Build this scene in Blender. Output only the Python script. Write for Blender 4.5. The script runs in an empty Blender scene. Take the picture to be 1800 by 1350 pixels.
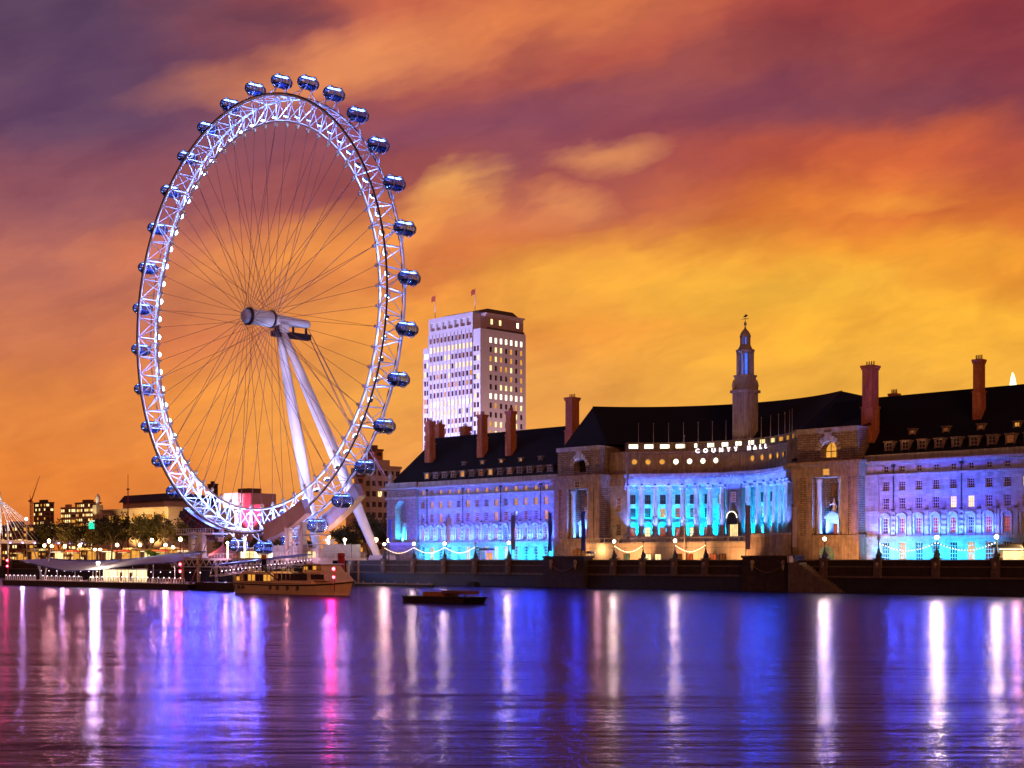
import bpy, bmesh, math, random
from mathutils import Vector, Matrix, noise as mnoise
random.seed(7)
S = bpy.context.scene
R = math.radians
PHI = 0.795          # yaw of the view to the river bank (bank = world x, inland = world y)
EYE = 6.6            # eye height over the water (water is z = 0)
FPX = 2519.0         # focal length in photo pixels (1800 wide)
# ------------------------------------------------------------------ camera
cam = bpy.data.cameras.new("camera"); co = bpy.data.objects.new("camera", cam)
S.collection.objects.link(co); S.camera = co
co.location = (0, 0, EYE); co.rotation_euler = (R(90), 0, PHI)
cam.sensor_width = 36.0; cam.lens = FPX/1800*36; cam.shift_y = 309/1800
cam.clip_start = 0.5; cam.clip_end = 20000
S.view_settings.view_transform = 'Standard'; S.view_settings.look = 'None'
S.view_settings.exposure = 0.0; S.view_settings.gamma = 1.0
S.render.engine = 'CYCLES'
S.cycles.use_denoising = True
S.cycles.max_bounces = 5; S.cycles.diffuse_bounces = 2; S.cycles.glossy_bounces = 3
S.cycles.transmission_bounces = 2; S.cycles.transparent_max_bounces = 6
S.cycles.sample_clamp_indirect = 4.0
S.cycles.caustics_reflective = False; S.cycles.caustics_refractive = False
S.cycles.use_light_tree = True
S.cycles.blur_glossy = 0.2

def lin(c):
    f = lambda v: v/12.92 if v <= 0.04045 else ((v+0.055)/1.055)**2.4
    return tuple(f(x/255.0) for x in c[:3])

# ------------------------------------------------------------------ node helper
class NT:
    def __init__(s, tree): s.t = tree; s.n = tree.nodes; s.l = tree.links
    def new(s, typ, **kw):
        n = s.n.new(typ)
        for k, v in kw.items():
            if k.startswith('i_'): n.inputs[k[2:].replace('_', ' ')].default_value = v
            else: setattr(n, k, v)
        return n
    def put(s, node, key, v):
        i = node.inputs[key]
        if hasattr(v, 'is_output') or isinstance(v, bpy.types.NodeSocket): s.l.new(v, i)
        else: i.default_value = v
    def math(s, op, a, b=0.0, clamp=False):
        n = s.n.new('ShaderNodeMath'); n.operation = op; n.use_clamp = clamp
        s.put(n, 0, a); s.put(n, 1, b); return n.outputs[0]
    def vmath(s, op, a, b=None):
        n = s.n.new('ShaderNodeVectorMath'); n.operation = op
        s.put(n, 0, a)
        if b is not None: s.put(n, 1, b)
        return n.outputs['Value' if op in ('DOT_PRODUCT', 'LENGTH') else 'Vector']
    def mix(s, fac, a, b, blend='MIX'):
        n = s.n.new('ShaderNodeMix'); n.data_type = 'RGBA'; n.blend_type = blend
        s.put(n, 0, fac); s.put(n, 6, a); s.put(n, 7, b); return n.outputs[2]
    def ramp(s, fac, stops, interp='LINEAR'):
        n = s.n.new('ShaderNodeValToRGB'); r = n.color_ramp; r.interpolation = interp
        while len(r.elements) < len(stops): r.elements.new(0.5)
        for e, (p, c) in zip(r.elements, stops):
            e.position = p; e.color = tuple(c)+(1,) if len(c) == 3 else c
        s.l.new(fac, n.inputs[0]); return n.outputs[0]
    def noise(s, vec, scale, detail=4, rough=0.55, dist=0.0):
        n = s.n.new('ShaderNodeTexNoise'); s.l.new(vec, n.inputs['Vector'])
        n.inputs['Scale'].default_value = scale; n.inputs['Detail'].default_value = detail
        n.inputs['Roughness'].default_value = rough; n.inputs['Distortion'].default_value = dist
        return n.outputs
    def comb(s, x, y, z=0.0):
        n = s.n.new('ShaderNodeCombineXYZ'); s.put(n, 0, x); s.put(n, 1, y); s.put(n, 2, z); return n.outputs[0]
    def mapping(s, vec, loc=(0,0,0), rot=(0,0,0), scale=(1,1,1), typ='POINT'):
        n = s.n.new('ShaderNodeMapping'); n.vector_type = typ; s.l.new(vec, n.inputs[0])
        n.inputs['Location'].default_value = loc; n.inputs['Rotation'].default_value = rot
        n.inputs['Scale'].default_value = scale; return n.outputs[0]

# ------------------------------------------------------------------ night sky over the lit city (clouds laid out by compass bearing)
W = bpy.data.worlds.new("World"); S.world = W; W.use_nodes = True
def build_sky():
    t = NT(W.node_tree); t.n.clear()
    out = t.new('ShaderNodeOutputWorld'); bg = t.new('ShaderNodeBackground')
    tc = t.new('ShaderNodeTexCoord'); d = tc.outputs['Generated']
    east = (math.cos(PHI), math.sin(PHI), 0); north = (-math.sin(PHI), math.cos(PHI), 0)
    fx = t.vmath('DOT_PRODUCT', d, east); fy = t.vmath('DOT_PRODUCT', d, north)
    sep = t.new('ShaderNodeSeparateXYZ'); t.l.new(d, sep.inputs[0]); fz = sep.outputs[2]
    fyc = t.math('MAXIMUM', fy, 0.12)
    u = t.math('DIVIDE', fx, fyc); v = t.math('DIVIDE', fz, fyc)
    uv = t.comb(u, v)
    wn = t.noise(t.mapping(uv, scale=(5, 9, 1)), 1.0, 4, 0.55)
    off = t.vmath('SUBTRACT', wn['Color'], (0.5, 0.5, 0.5))
    offs = t.vmath('MULTIPLY', off, (0.085, 0.05, 0))
    wn2 = t.noise(t.mapping(uv, rot=(0, 0, R(16)), scale=(0.09, 0.034, 1), typ='TEXTURE'), 1.0, 4, 0.6)
    off2 = t.vmath('MULTIPLY', t.vmath('SUBTRACT', wn2['Color'], (0.5, 0.5, 0.5)), (0.07, 0.034, 0))
    uvw = t.vmath('ADD', t.vmath('ADD', uv, offs), off2)
    sp = t.new('ShaderNodeSeparateXYZ'); t.l.new(uvw, sp.inputs[0]); uw, vw = sp.outputs[0], sp.outputs[1]
    k = t.math('DIVIDE', vw, 0.5, True)
    def col(stops): return t.ramp(k, [((984-y)/FPX/0.5, lin(c)) for y, c in sorted(stops, key=lambda q: -q[0])], 'EASE')
    left = col([(-270, (70,52,82)), (0, (92,67,96)), (200, (110,76,104)), (330, (150,88,98)), (460, (184,108,94)), (590, (208,122,86)), (720, (230,138,68)), (850, (234,134,58)), (980, (222,118,52))])
    mid = col([(-270, (110,62,84)), (0, (196,100,76)), (110, (178,92,82)), (225, (146,76,90)), (350, (176,92,84)), (450, (226,130,70)), (560, (241,155,70)), (700, (245,168,78)), (860, (243,160,82))])
    right = col([(-270, (96,44,60)), (0, (160,68,68)), (80, (150,72,74)), (170, (132,68,82)), (260, (190,88,66)), (350, (216,114,56)), (450, (237,150,52)), (550, (250,180,60)), (720, (250,183,68)), (900, (248,166,58))])
    a = t.math('SMOOTH_MIN', 1.0, 1.0)
    def step(lo, hi):
        n = t.new('ShaderNodeMapRange'); n.interpolation_type = 'SMOOTHSTEP'
        t.l.new(uw, n.inputs[0]); n.inputs[1].default_value = lo; n.inputs[2].default_value = hi
        return n.outputs[0]
    c = t.mix(step((150-900)/FPX, (760-900)/FPX), left, mid)
    c = t.mix(step((900-900)/FPX, (1450-900)/FPX), c, right)
    blobs = [
        (640,90,450,70,10,(230,142,92),.85), (960,36,330,80,6,(224,126,76),.8), (470,18,150,40,0,(104,68,88),.6),
        (900,205,360,60,14,(132,72,94),.6), (1290,170,330,60,10,(126,62,84),.55), (1800,90,260,150,-20,(132,52,68),.6),
        (795,350,130,54,26,(248,176,96),.95), (760,396,190,60,24,(238,152,84),.8), (1060,268,130,36,12,(236,154,96),.8), (905,300,90,60,40,(152,82,92),.6), (985,364,100,50,12,(230,144,90),.75), (880,408,120,30,10,(224,132,84),.5),
        (520,450,330,80,14,(242,152,76),.75), (225,450,150,64,18,(220,128,90),.75), (1420,362,330,78,16,(236,134,58),.8),
        (1120,480,420,90,8,(252,182,66),.7), (1390,500,330,66,4,(252,192,66),.7), (1600,255,260,60,16,(212,102,60),.7),
        (1700,440,220,60,8,(240,160,56),.6), (1590,345,120,24,6,(244,150,62),.8), (980,575,260,40,4,(232,146,62),.5),
        (720,230,200,50,12,(150,82,100),.5), (1180,385,150,40,18,(212,122,70),.6), (320,620,260,60,6,(226,124,76),.4),
        (1100,90,200,40,16,(200,98,74),.6), (150,140,260,110,10,(90,62,98),.5),
    ]
    for (px, py, rx, ry, rot, rgb, s) in blobs:
        m = t.mapping(uvw, ((px-900)/FPX, (984-py)/FPX, 0), (0, 0, R(rot)), (rx/FPX, ry/FPX, 1), 'TEXTURE')
        g = t.new('ShaderNodeTexGradient', gradient_type='SPHERICAL'); t.l.new(m, g.inputs[0])
        f = t.math('SMOOTH_MIN', g.outputs[1], 0.8); t.n[-1].inputs[2].default_value = 0.3
        f = t.math('MULTIPLY', f, s*1.35, True)
        c = t.mix(f, c, lin(rgb)+(1,))
    # thin streaks drawn out by the wind
    st = t.noise(t.mapping(uv, rot=(0, 0, R(13)), scale=(0.22, 0.05, 1), typ='TEXTURE'), 1.0, 5, 0.6, 0.4)['Fac']
    c = t.mix(1.0, c, t.ramp(st, [(0.3, (0.88, 0.85, 0.90)), (0.7, (1.10, 1.09, 1.02))]), 'MULTIPLY')
    mo = t.noise(t.mapping(uvw, rot=(0, 0, R(20)), scale=(0.10, 0.05, 1), typ='TEXTURE'), 1.0, 4, 0.55)['Fac']
    c = t.mix(1.0, c, t.ramp(mo, [(0.34, (0.86, 0.82, 0.90)), (0.52, (1, 1, 1)), (0.68, (1.14, 1.16, 1.04))]), 'MULTIPLY')
    # the glow of the city lies ahead; behind and overhead the sky is darker
    mr = t.new('ShaderNodeMapRange'); t.l.new(fy, mr.inputs[0])
    mr.inputs[1].default_value = 0.35; mr.inputs[2].default_value = 0.82; mr.interpolation_type = 'SMOOTHSTEP'
    back = t.ramp(t.math('MAXIMUM', fz, 0.0), [(0.0, lin((150, 74, 40))), (0.25, lin((92, 52, 62))), (1.0, lin((44, 32, 58)))])
    c = t.mix(mr.outputs[0], back, c)
    t.l.new(c, bg.inputs[0]); bg.inputs[1].default_value = 1.0
    t.l.new(bg.outputs[0], out.inputs[0])
build_sky()
W.cycles.sampling_method = 'MANUAL'; W.cycles.sample_map_resolution = 512
# faint warm light of the city across the river, low from the south-west
sun = bpy.data.lights.new("sun", 'SUN'); sun.energy = 0.7; sun.angle = R(10); sun.color = (1.0, 0.36, 0.13)
so = bpy.data.objects.new("sun", sun); S.collection.objects.link(so)
so.rotation_euler = Vector((-0.80, 0.52, -0.27)).to_track_quat('-Z', 'Y').to_euler()

# ------------------------------------------------------------------ placing helpers
CP, SP = math.cos(PHI), math.sin(PHI)
def bx(px, wy):
    "x along the bank of the sight line through photo column px on the plane y = wy"
    t = (px-900)/FPX; return wy*(t*CP-SP)/(t*SP+CP)
def dep(x, y): return -x*SP + y*CP
def hz(py, x, y): return EYE + (984-py)*dep(x, y)/FPX
def site(px, wy): x = bx(px, wy); return x, wy

# ------------------------------------------------------------------ mesh helper
class MB:
    def __init__(s): s.v = []; s.f = []; s.sm = []
    def quad(s, a, b, c, d, sm=False): s.poly([a, b, c, d], sm)
    def poly(s, pts, sm=False):
        n = len(s.v); s.v += [tuple(p) for p in pts]; s.f.append(tuple(range(n, n+len(pts)))); s.sm.append(sm)
    def box(s, x0, x1, y0, y1, z0, z1):
        n = len(s.v)
        s.v += [(x0,y0,z0),(x1,y0,z0),(x1,y1,z0),(x0,y1,z0),(x0,y0,z1),(x1,y0,z1),(x1,y1,z1),(x0,y1,z1)]
        for f in ((0,3,2,1),(4,5,6,7),(0,1,5,4),(1,2,6,5),(2,3,7,6),(3,0,4,7)): s.f.append(tuple(n+i for i in f)); s.sm.append(False)
        return s
    def rbox(s, c, size, rz=0.0, base=True):
        x, y, z = c; w, d, h = size; cs, sn = math.cos(rz), math.sin(rz)
        n = len(s.v); z0 = z if base else z-h/2
        for zz in (z0, z0+h):
            for (a, b) in ((-w/2,-d/2),(w/2,-d/2),(w/2,d/2),(-w/2,d/2)): s.v.append((x+a*cs-b*sn, y+a*sn+b*cs, zz))
        for f in ((0,3,2,1),(4,5,6,7),(0,1,5,4),(1,2,6,5),(2,3,7,6),(3,0,4,7)): s.f.append(tuple(n+i for i in f)); s.sm.append(False)
        return s
    def tube(s, p, q, r0, r1=None, n=8, cap=True):
        return s.path([p, q], [r0, r0 if r1 is None else r1], n, cap)
    def path(s, pts, rad, n=8, cap=True, closed=False):
        pts = [Vector(p) for p in pts]; m = len(pts)
        if not hasattr(rad, '__len__'): rad = [rad]*m
        base = len(s.v); up = None
        for i, p in enumerate(pts):
            a = pts[(i-1) % m] if (closed or i > 0) else p; b = pts[(i+1) % m] if (closed or i < m-1) else p
            d = (b-a).normalized()
            if up is None: up = Vector((0,0,1)) if abs(d.z) < 0.9 else Vector((0,1,0))
            sx = d.cross(up)
            if sx.length < 1e-4: up = Vector((1,0,0)); sx = d.cross(up)
            sx.normalize(); sy = sx.cross(d).normalized(); up = sy
            for k in range(n):
                a2 = 2*math.pi*(k+0.5)/n; s.v.append(tuple(p + (sx*math.cos(a2)+sy*math.sin(a2))*rad[i]))
        for i in range(m if closed else m-1):
            j = (i+1) % m
            for k in range(n):
                k2 = (k+1) % n
                s.f.append((base+i*n+k, base+i*n+k2, base+j*n+k2, base+j*n+k)); s.sm.append(n > 4)
        if cap and not closed:
            s.f.append(tuple(base+k for k in reversed(range(n)))); s.sm.append(False)
            s.f.append(tuple(base+(m-1)*n+k for k in range(n))); s.sm.append(False)
        return s
    def lathe(s, c, prof, n=16, rot=0.0, smooth=True):
        "prof: list of (radius, z)"
        base = len(s.v)
        for (r, z) in prof:
            for k in range(n):
                a = 2*math.pi*k/n + rot; s.v.append((c[0]+r*math.cos(a), c[1]+r*math.sin(a), c[2]+z))
        for i in range(len(prof)-1):
            for k in range(n):
                k2 = (k+1) % n
                s.f.append((base+i*n+k, base+i*n+k2, base+(i+1)*n+k2, base+(i+1)*n+k)); s.sm.append(smooth)
        s.f.append(tuple(base+k for k in reversed(range(n)))); s.sm.append(False)
        t = base+(len(prof)-1)*n; s.f.append(tuple(t+k for k in range(n))); s.sm.append(False)
        return s
    def ball(s, c, r, seg=10, rings=6, sc=(1,1,1)):
        prof = [(r*math.sin(math.pi*(i+0.02)/(rings+0.04))*1.0, -r*math.cos(math.pi*i/rings)*sc[2]) for i in range(rings+1)]
        prof[0] = (0.02*r, prof[0][1]); prof[-1] = (0.02*r, prof[-1][1])
        n0 = len(s.v); s.lathe((0,0,0), prof, seg)
        for i in range(n0, len(s.v)):
            v = s.v[i]; s.v[i] = (c[0]+v[0]*sc[0], c[1]+v[1]*sc[1], c[2]+v[2])
        return s
    def prism(s, outline, axis, a0, a1):
        "outline in the plane across axis ('x': (y,z), 'y': (x,z), 'z': (x,y))"
        mk = {'x': lambda p, t: (t, p[0], p[1]), 'y': lambda p, t: (p[0], t, p[1]), 'z': lambda p, t: (p[0], p[1], t)}[axis]
        n = len(outline); b = len(s.v)
        s.v += [mk(p, a0) for p in outline] + [mk(p, a1) for p in outline]
        s.f.append(tuple(b+i for i in range(n))); s.sm.append(False)
        s.f.append(tuple(b+n+i for i in reversed(range(n)))); s.sm.append(False)
        for i in range(n):
            j = (i+1) % n; s.f.append((b+i, b+n+i, b+n+j, b+j)); s.sm.append(False)
        return s
    def mesh(s, name, mat, fix=True):
        m = bpy.data.meshes.new(name); m.from_pydata(s.v, [], s.f)
        m.polygons.foreach_set('use_smooth', s.sm)
        if fix:
            b = bmesh.new(); b.from_mesh(m); bmesh.ops.recalc_face_normals(b, faces=b.faces); b.to_mesh(m); b.free()
        if mat: m.materials.append(mat)
        m.update(); return m

WLOC = {}
def wloc(o): return WLOC.get(o.name, Vector((0,0,0))) if o else Vector((0,0,0))
def link(o, parent=None):
    S.collection.objects.link(o)
    if parent: o.parent = parent
    return o
def obj(name, mb, mat, parent=None, fix=True, origin=None):
    "links the shape as one mesh object whose origin is the middle of its foot"
    vs = mb.v
    lo = [min(v[i] for v in vs) for i in range(3)]; hi = [max(v[i] for v in vs) for i in range(3)]
    og = Vector(origin) if origin else Vector(((lo[0]+hi[0])/2, (lo[1]+hi[1])/2, lo[2]))
    mb.v = [(v[0]-og.x, v[1]-og.y, v[2]-og.z) for v in vs]
    o = bpy.data.objects.new(name, mb.mesh(name, mat, fix)); link(o, parent)
    o.location = og - wloc(parent); WLOC[o.name] = og
    return o
def tag(o, label=None, cat=None, group=None, kind=None):
    if label: o['label'] = label
    if cat: o['category'] = cat
    if group: o['group'] = group
    if kind: o['kind'] = kind
    return o
def thing(name, loc, label, cat, group=None, rz=0.0):
    o = bpy.data.objects.new(name, None); o.empty_display_size = 0.5; link(o)
    o.location = loc; o.rotation_euler.z = rz; WLOC[o.name] = Vector(loc)
    return tag(o, label, cat, group)
def inst(name, mesh, parent, loc, rz=0.0, local=False):
    "one more object on shared mesh data; loc in world unless local"
    o = bpy.data.objects.new(name, mesh); link(o, parent)
    o.location = Vector(loc) if local else Vector(loc)-wloc(parent); o.rotation_euler.z = rz
    WLOC[o.name] = Vector(loc); return o
def copy_tree(o, parent=None):
    c = o.copy(); link(c); c.parent = parent
    for ch in o.children: copy_tree(ch, c)
    return c

# ------------------------------------------------------------------ materials
def mat(name, rgb, rough=0.6, metal=0.0, var=0.25, scale=1.5, bump=0.0, bscale=8.0, tint=None, stretch=(1,1,1), spec=0.4, stain=0.0):
    m = bpy.data.materials.new(name); m.use_nodes = True; t = NT(m.node_tree)
    b = t.n['Principled BSDF']; tc = t.new('ShaderNodeTexCoord'); gp = t.new('ShaderNodeNewGeometry').outputs['Position']
    vec = t.mapping(gp, scale=stretch)
    n = t.noise(vec, scale, 6, 0.6)['Fac']
    lo = tuple(c*(1-var) for c in rgb)+(1,); hi = tuple((tint or rgb)[i]*(1+var) for i in range(3))+(1,)
    c = t.ramp(n, [(0.3, lo), (0.7, hi)])
    if stain:
        s2 = t.noise(t.mapping(gp, scale=(1.2, 1.2, 0.12)), 1.6, 5, 0.65)['Fac']
        c = t.mix(1.0, c, t.ramp(s2, [(0.35, (1-stain,)*3), (0.62, (1, 1, 1))]), 'MULTIPLY')
    t.l.new(c, b.inputs['Base Color']); b.inputs['Roughness'].default_value = rough; b.inputs['Metallic'].default_value = metal
    b.inputs['Specular IOR Level'].default_value = spec
    if bump:
        bn = t.new('ShaderNodeBump'); bn.inputs['Strength'].default_value = bump; bn.inputs['Distance'].default_value = 0.05
        t.l.new(t.noise(vec, bscale, 4)['Fac'], bn.inputs['Height']); t.l.new(bn.outputs[0], b.inputs['Normal'])
    return m
def masonry(name, rgb, w=1.1, h=0.42, mortar=0.03, rough=0.75, var=0.2, stain=0.35, groove=0.55, bump=0.6):
    m = bpy.data.materials.new(name); m.use_nodes = True; t = NT(m.node_tree)
    b = t.n['Principled BSDF']; gp = t.new('ShaderNodeNewGeometry').outputs['Position']
    sp = t.new('ShaderNodeSeparateXYZ'); t.l.new(gp, sp.inputs[0])
    v = t.comb(t.math('ADD', sp.outputs[0], sp.outputs[1]), sp.outputs[2])
    br = t.new('ShaderNodeTexBrick'); t.l.new(v, br.inputs['Vector'])
    br.inputs['Scale'].default_value = 1.0; br.inputs['Brick Width'].default_value = w; br.inputs['Row Height'].default_value = h
    br.inputs['Mortar Size'].default_value = mortar; br.inputs['Mortar Smooth'].default_value = 0.3
    br.inputs['Color1'].default_value = tuple(c*(1-var) for c in rgb)+(1,); br.inputs['Color2'].default_value = tuple(c*(1+var) for c in rgb)+(1,)
    br.inputs['Mortar'].default_value = tuple(c*groove for c in rgb)+(1,)
    s2 = t.noise(t.mapping(gp, scale=(0.9, 0.9, 0.16)), 1.2, 6, 0.65)['Fac']
    c = t.mix(1.0, br.outputs['Color'], t.ramp(s2, [(0.32, (1-stain,)*3), (0.66, (1.05,)*3)]), 'MULTIPLY')
    t.l.new(c, b.inputs['Base Color']); b.inputs['Roughness'].default_value = rough; b.inputs['Specular IOR Level'].default_value = 0.25
    bn = t.new('ShaderNodeBump'); bn.inputs['Strength'].default_value = bump; bn.inputs['Distance'].default_value = 0.06
    bn.invert = True; t.l.new(br.outputs['Fac'], bn.inputs['Height']); t.l.new(bn.outputs[0], b.inputs['Normal'])
    return m
def glow(name, rgb, power, vary=0.0):
    m = bpy.data.materials.new(name); m.use_nodes = True; t = NT(m.node_tree); t.n.clear()
    o = t.new('ShaderNodeOutputMaterial'); e = t.new('ShaderNodeEmission'); e.inputs[1].default_value = power
    if vary:
        gp = t.new('ShaderNodeNewGeometry').outputs['Position']
        n = t.noise(gp, 0.9, 3)['Fac']
        c = t.ramp(n, [(0.3, tuple(x*(1-vary) for x in rgb)), (0.7, tuple(min(1.2, x*(1+vary*0.5)) for x in rgb))])
        t.l.new(c, e.inputs[0])
    else: e.inputs[0].default_value = tuple(rgb)+(1,)
    t.l.new(e.outputs[0], o.inputs[0]); return m
def glass(name, rgb, rough=0.08, spec=0.6):
    m = mat(name, rgb, rough, 0.0, 0.3, 0.6, spec=spec); return m
def lamp(name, kind, loc, color, energy, size=0.3, parent=None, aim=None, spot=None, size_y=None, spread=150):
    l = bpy.data.lights.new(name, kind); l.color = color; l.energy = energy
    if kind in ('POINT', 'SPOT'): l.shadow_soft_size = size
    if kind == 'SPOT': l.spot_size = R(spot or 70); l.spot_blend = 0.6
    if kind == 'AREA':
        l.size = size; l.spread = R(spread)
        if size_y: l.shape = 'RECTANGLE'; l.size_y = size_y
    o = bpy.data.objects.new(name, l); link(o, parent); o.location = Vector(loc)-wloc(parent)
    if aim is not None: o.rotation_euler = (Vector(aim)-Vector(loc)).to_track_quat('-Z', 'Y').to_euler()
    return o
# ================================================================== river, bank, far ground
def water_mat():
    m = bpy.data.materials.new('river_water'); m.use_nodes = True; t = NT(m.node_tree); t.n.clear()
    o = t.new('ShaderNodeOutputMaterial'); gp = t.new('ShaderNodeNewGeometry').outputs['Position']
    # ripples run across the line of sight; slow swell under them
    g1 = t.noise(t.mapping(gp, rot=(0, 0, PHI), scale=(9.0, 1.6, 1), typ='TEXTURE'), 1.0, 5, 0.62)['Fac']
    g2 = t.noise(t.mapping(gp, rot=(0, 0, PHI-0.06), scale=(90, 15, 1), typ='TEXTURE'), 1.0, 3, 0.5)['Fac']
    h = t.math('ADD', t.math('MULTIPLY', g1, 0.30), t.math('MULTIPLY', g2, 1.3))
    bn = t.new('ShaderNodeBump'); bn.inputs['Strength'].default_value = 0.50; bn.inputs['Distance'].default_value = 0.6
    t.l.new(h, bn.inputs['Height'])
    gl = t.new('ShaderNodeBsdfGlossy'); gl.distribution = 'GGX'; gl.inputs['Color'].default_value = (0.37, 0.29, 0.86, 1)
    gl.inputs['Roughness'].default_value = 0.175; gl.inputs['Anisotropy'].default_value = 0.3; t.put(gl, 'Tangent', t.comb(-SP, CP, 0.0)); t.l.new(bn.outputs[0], gl.inputs['Normal'])
    df = t.new('ShaderNodeBsdfDiffuse'); df.inputs['Color'].default_value = (0.010, 0.005, 0.016, 1)
    fr = t.new('ShaderNodeFresnel'); fr.inputs['IOR'].default_value = 1.33; t.l.new(bn.outputs[0], fr.inputs['Normal'])
    mx = t.new('ShaderNodeMixShader'); t.l.new(t.math('MULTIPLY', t.math('POWER', fr.outputs[0], 1.6), 1.32, True), mx.inputs[0])
    t.l.new(df.outputs[0], mx.inputs[1]); t.l.new(gl.outputs[0], mx.inputs[2]); t.l.new(mx.outputs[0], o.inputs[0])
    return m
b = MB(); b.quad((-6000, -600, 0), (900, -600, 0), (900, 250.6, 0), (-6000, 250.6, 0))
tag(obj('river_water', b, water_mat()), kind='structure')
M_GROUND = mat('paving', (0.06, 0.055, 0.05), 0.8, var=0.3, scale=0.4)
PROM = 5.5
b = MB(); b.quad((-9000, 250.5, PROM), (4000, 250.5, PROM), (4000, 9000, PROM), (-9000, 9000, PROM))
tag(obj('ground', b, M_GROUND), kind='structure')
# ================================================================== shared materials
M_WHITE = mat('white_painted_steel', (0.78, 0.78, 0.80), 0.4, var=0.05, scale=0.5)
M_DARKSTEEL = mat('dark_steel', (0.03, 0.025, 0.035), 0.45, var=0.3)
M_CABLE = mat('steel_cable', (0.34, 0.20, 0.26), 0.5, 0.2, var=0.1)
M_IRON = mat('black_iron', (0.015, 0.013, 0.012), 0.45, var=0.3)
M_MACHINE = mat('machinery_paint', (0.10, 0.03, 0.05), 0.5, var=0.6, scale=1.2)
M_CLADGREY = mat('pale_cladding', (0.45, 0.37, 0.36), 0.5, var=0.12, scale=0.7)
M_LED = glow('led_lens', (0.42, 0.70, 1.0), 30.0)
M_LEDBOX = M_DARKSTEEL
# ================================================================== observation wheel
WX, WY, WZ = -335.6, 229.8, 74.3
RI, RO, HW, RC = 53.6, 60.0, 2.9, 64.0
A0 = -0.2303
def ring(a, r, y=0.0): return (WX + r*math.sin(a), WY + y, WZ + r*math.cos(a))
wheel = thing('observation_wheel', (WX, WY, PROM), 'giant white observation wheel with egg shaped glass capsules, blue lights and thin spoke cables', 'observation wheel')
NSEG = 64
TA = [A0 + 2*math.pi*k/NSEG for k in range(NSEG)]
def circle(r, y, rad, n, seg=192):
    b = MB(); b.path([ring(2*math.pi*k/seg, r, y) for k in range(seg)], rad, n, closed=True); return b
obj('inner_chord', circle(RI, 0, 0.34, 8), M_WHITE, wheel)
obj('outer_chord', circle(RO, HW, 0.30, 8), M_WHITE, wheel)
obj('outer_chord', circle(RO, -HW, 0.30, 8), M_WHITE, wheel)
b = circle(RO+0.45, -HW-0.30, 0.19, 6)
obj('drive_rail', b, M_DARKSTEEL, wheel)
b = MB(); b.path([ring(2*math.pi*k/384, RO+0.5, HW-1.2) for k in range(384)], [0.17 if (k//2) % 2 else 0.05 for k in range(384)], 5, closed=True); obj('cable_rail', b, M_DARKSTEEL, wheel)
b = MB()
half = math.pi/NSEG
for k, a in enumerate(TA):
    pi = ring(a, RI)
    for y in (-HW, HW):
        b.tube(pi, ring(a+half, RO, y), 0.14, n=5, cap=False); b.tube(pi, ring(a-half, RO, y), 0.14, n=5, cap=False)
    b.tube(ring(a+half, RO, -HW), ring(a+half, RO, HW), 0.15, n=5, cap=False)
    if k % 2: b.tube(ring(a-half, RO, -HW), ring(a+half, RO, HW), 0.10, n=5, cap=False)
    else: b.tube(ring(a-half, RO, HW), ring(a+half, RO, -HW), 0.10, n=5, cap=False)
obj('lattice', b, M_WHITE, wheel)
# spoke lugs under the inner chord
lb = MB(); lb.lathe((0, 0, 0), [(0.30, -1.3), (0.48, -0.9), (0.48, -0.2), (0.3, 0.0)], 8)
lugm = lb.mesh('spoke_lug', M_WHITE)
for a in TA:
    o = inst('spoke_lug', lugm, wheel, ring(a, RI-0.2)); o.rotation_euler = (0, a, 0)
# floodlights on the inner side of the rim, looking at the hub
fb = MB(); fb.box(-0.5, 0.5, -0.5, 0.5, 0.02, 0.5); fm = fb.mesh('floodlight', M_LEDBOX)
lb = MB(); lb.lathe((0, 0, 0), [(0.66, -0.06), (0.72, 0.0)], 12); lm = lb.mesh('lens', M_LED)
for k, a in enumerate(TA):
    for yy in (1.25,):
        o = inst('floodlight', fm, wheel, ring(a+half, RI+1.5, yy)); o.rotation_euler = (0, a+half, 0)
        inst('lens', lm, o, (0, 0, 0), local=True)
    if k % 2 == 0:
        side = math.sin(a)        # left part carries the strong lamps
        e = (4000 if side < 0.25 else 2400)*(2.8 if math.cos(a) < -0.55 and side < 0.5 else 1.0)
        lamp('rim_lamp', 'POINT', ring(a+half, RI+3.4, 0.0), (0.15, 0.26, 1.0), e, 0.7, wheel)
M_CRING = mat('capsule_ring_paint', (0.40, 0.42, 0.60), 0.35, var=0.1)
# hub, spindle
def ydrum(prof, n=24):
    b = MB(); base = 0
    for (y, r) in prof:
        for k in range(n):
            t = 2*math.pi*k/n; b.v.append((WX+r*math.cos(t), y, WZ+r*math.sin(t)))
    for i in range(len(prof)-1):
        for k in range(n):
            k2 = (k+1) % n; b.f.append((i*n+k, i*n+k2, (i+1)*n+k2, (i+1)*n+k)); b.sm.append(True)
    b.f.append(tuple(range(n))); b.sm.append(False); b.f.append(tuple((len(prof)-1)*n+k for k in range(n))); b.sm.append(False)
    return b
obj('hub', ydrum([(226.9, 1.9), (227.2, 2.15), (234.0, 2.25), (234.3, 2.0)]), M_WHITE, wheel)
for y in (226.6, 234.2):
    fl = obj('hub_flange', ydrum([(y-0.25, 1.5), (y-0.25, 2.5), (y+0.35, 2.5), (y+0.35, 1.5)]), M_DARKSTEEL, wheel)
obj('hub_cap', ydrum([(224.6, 0.3), (224.8, 1.2), (225.3, 1.75), (226.4, 1.95)]), M_CRING, wheel)
obj('spindle', ydrum([(234.6, 1.75), (236, 1.7), (246.5, 1.15), (247.2, 0.9)]), M_WHITE, wheel)
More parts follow.
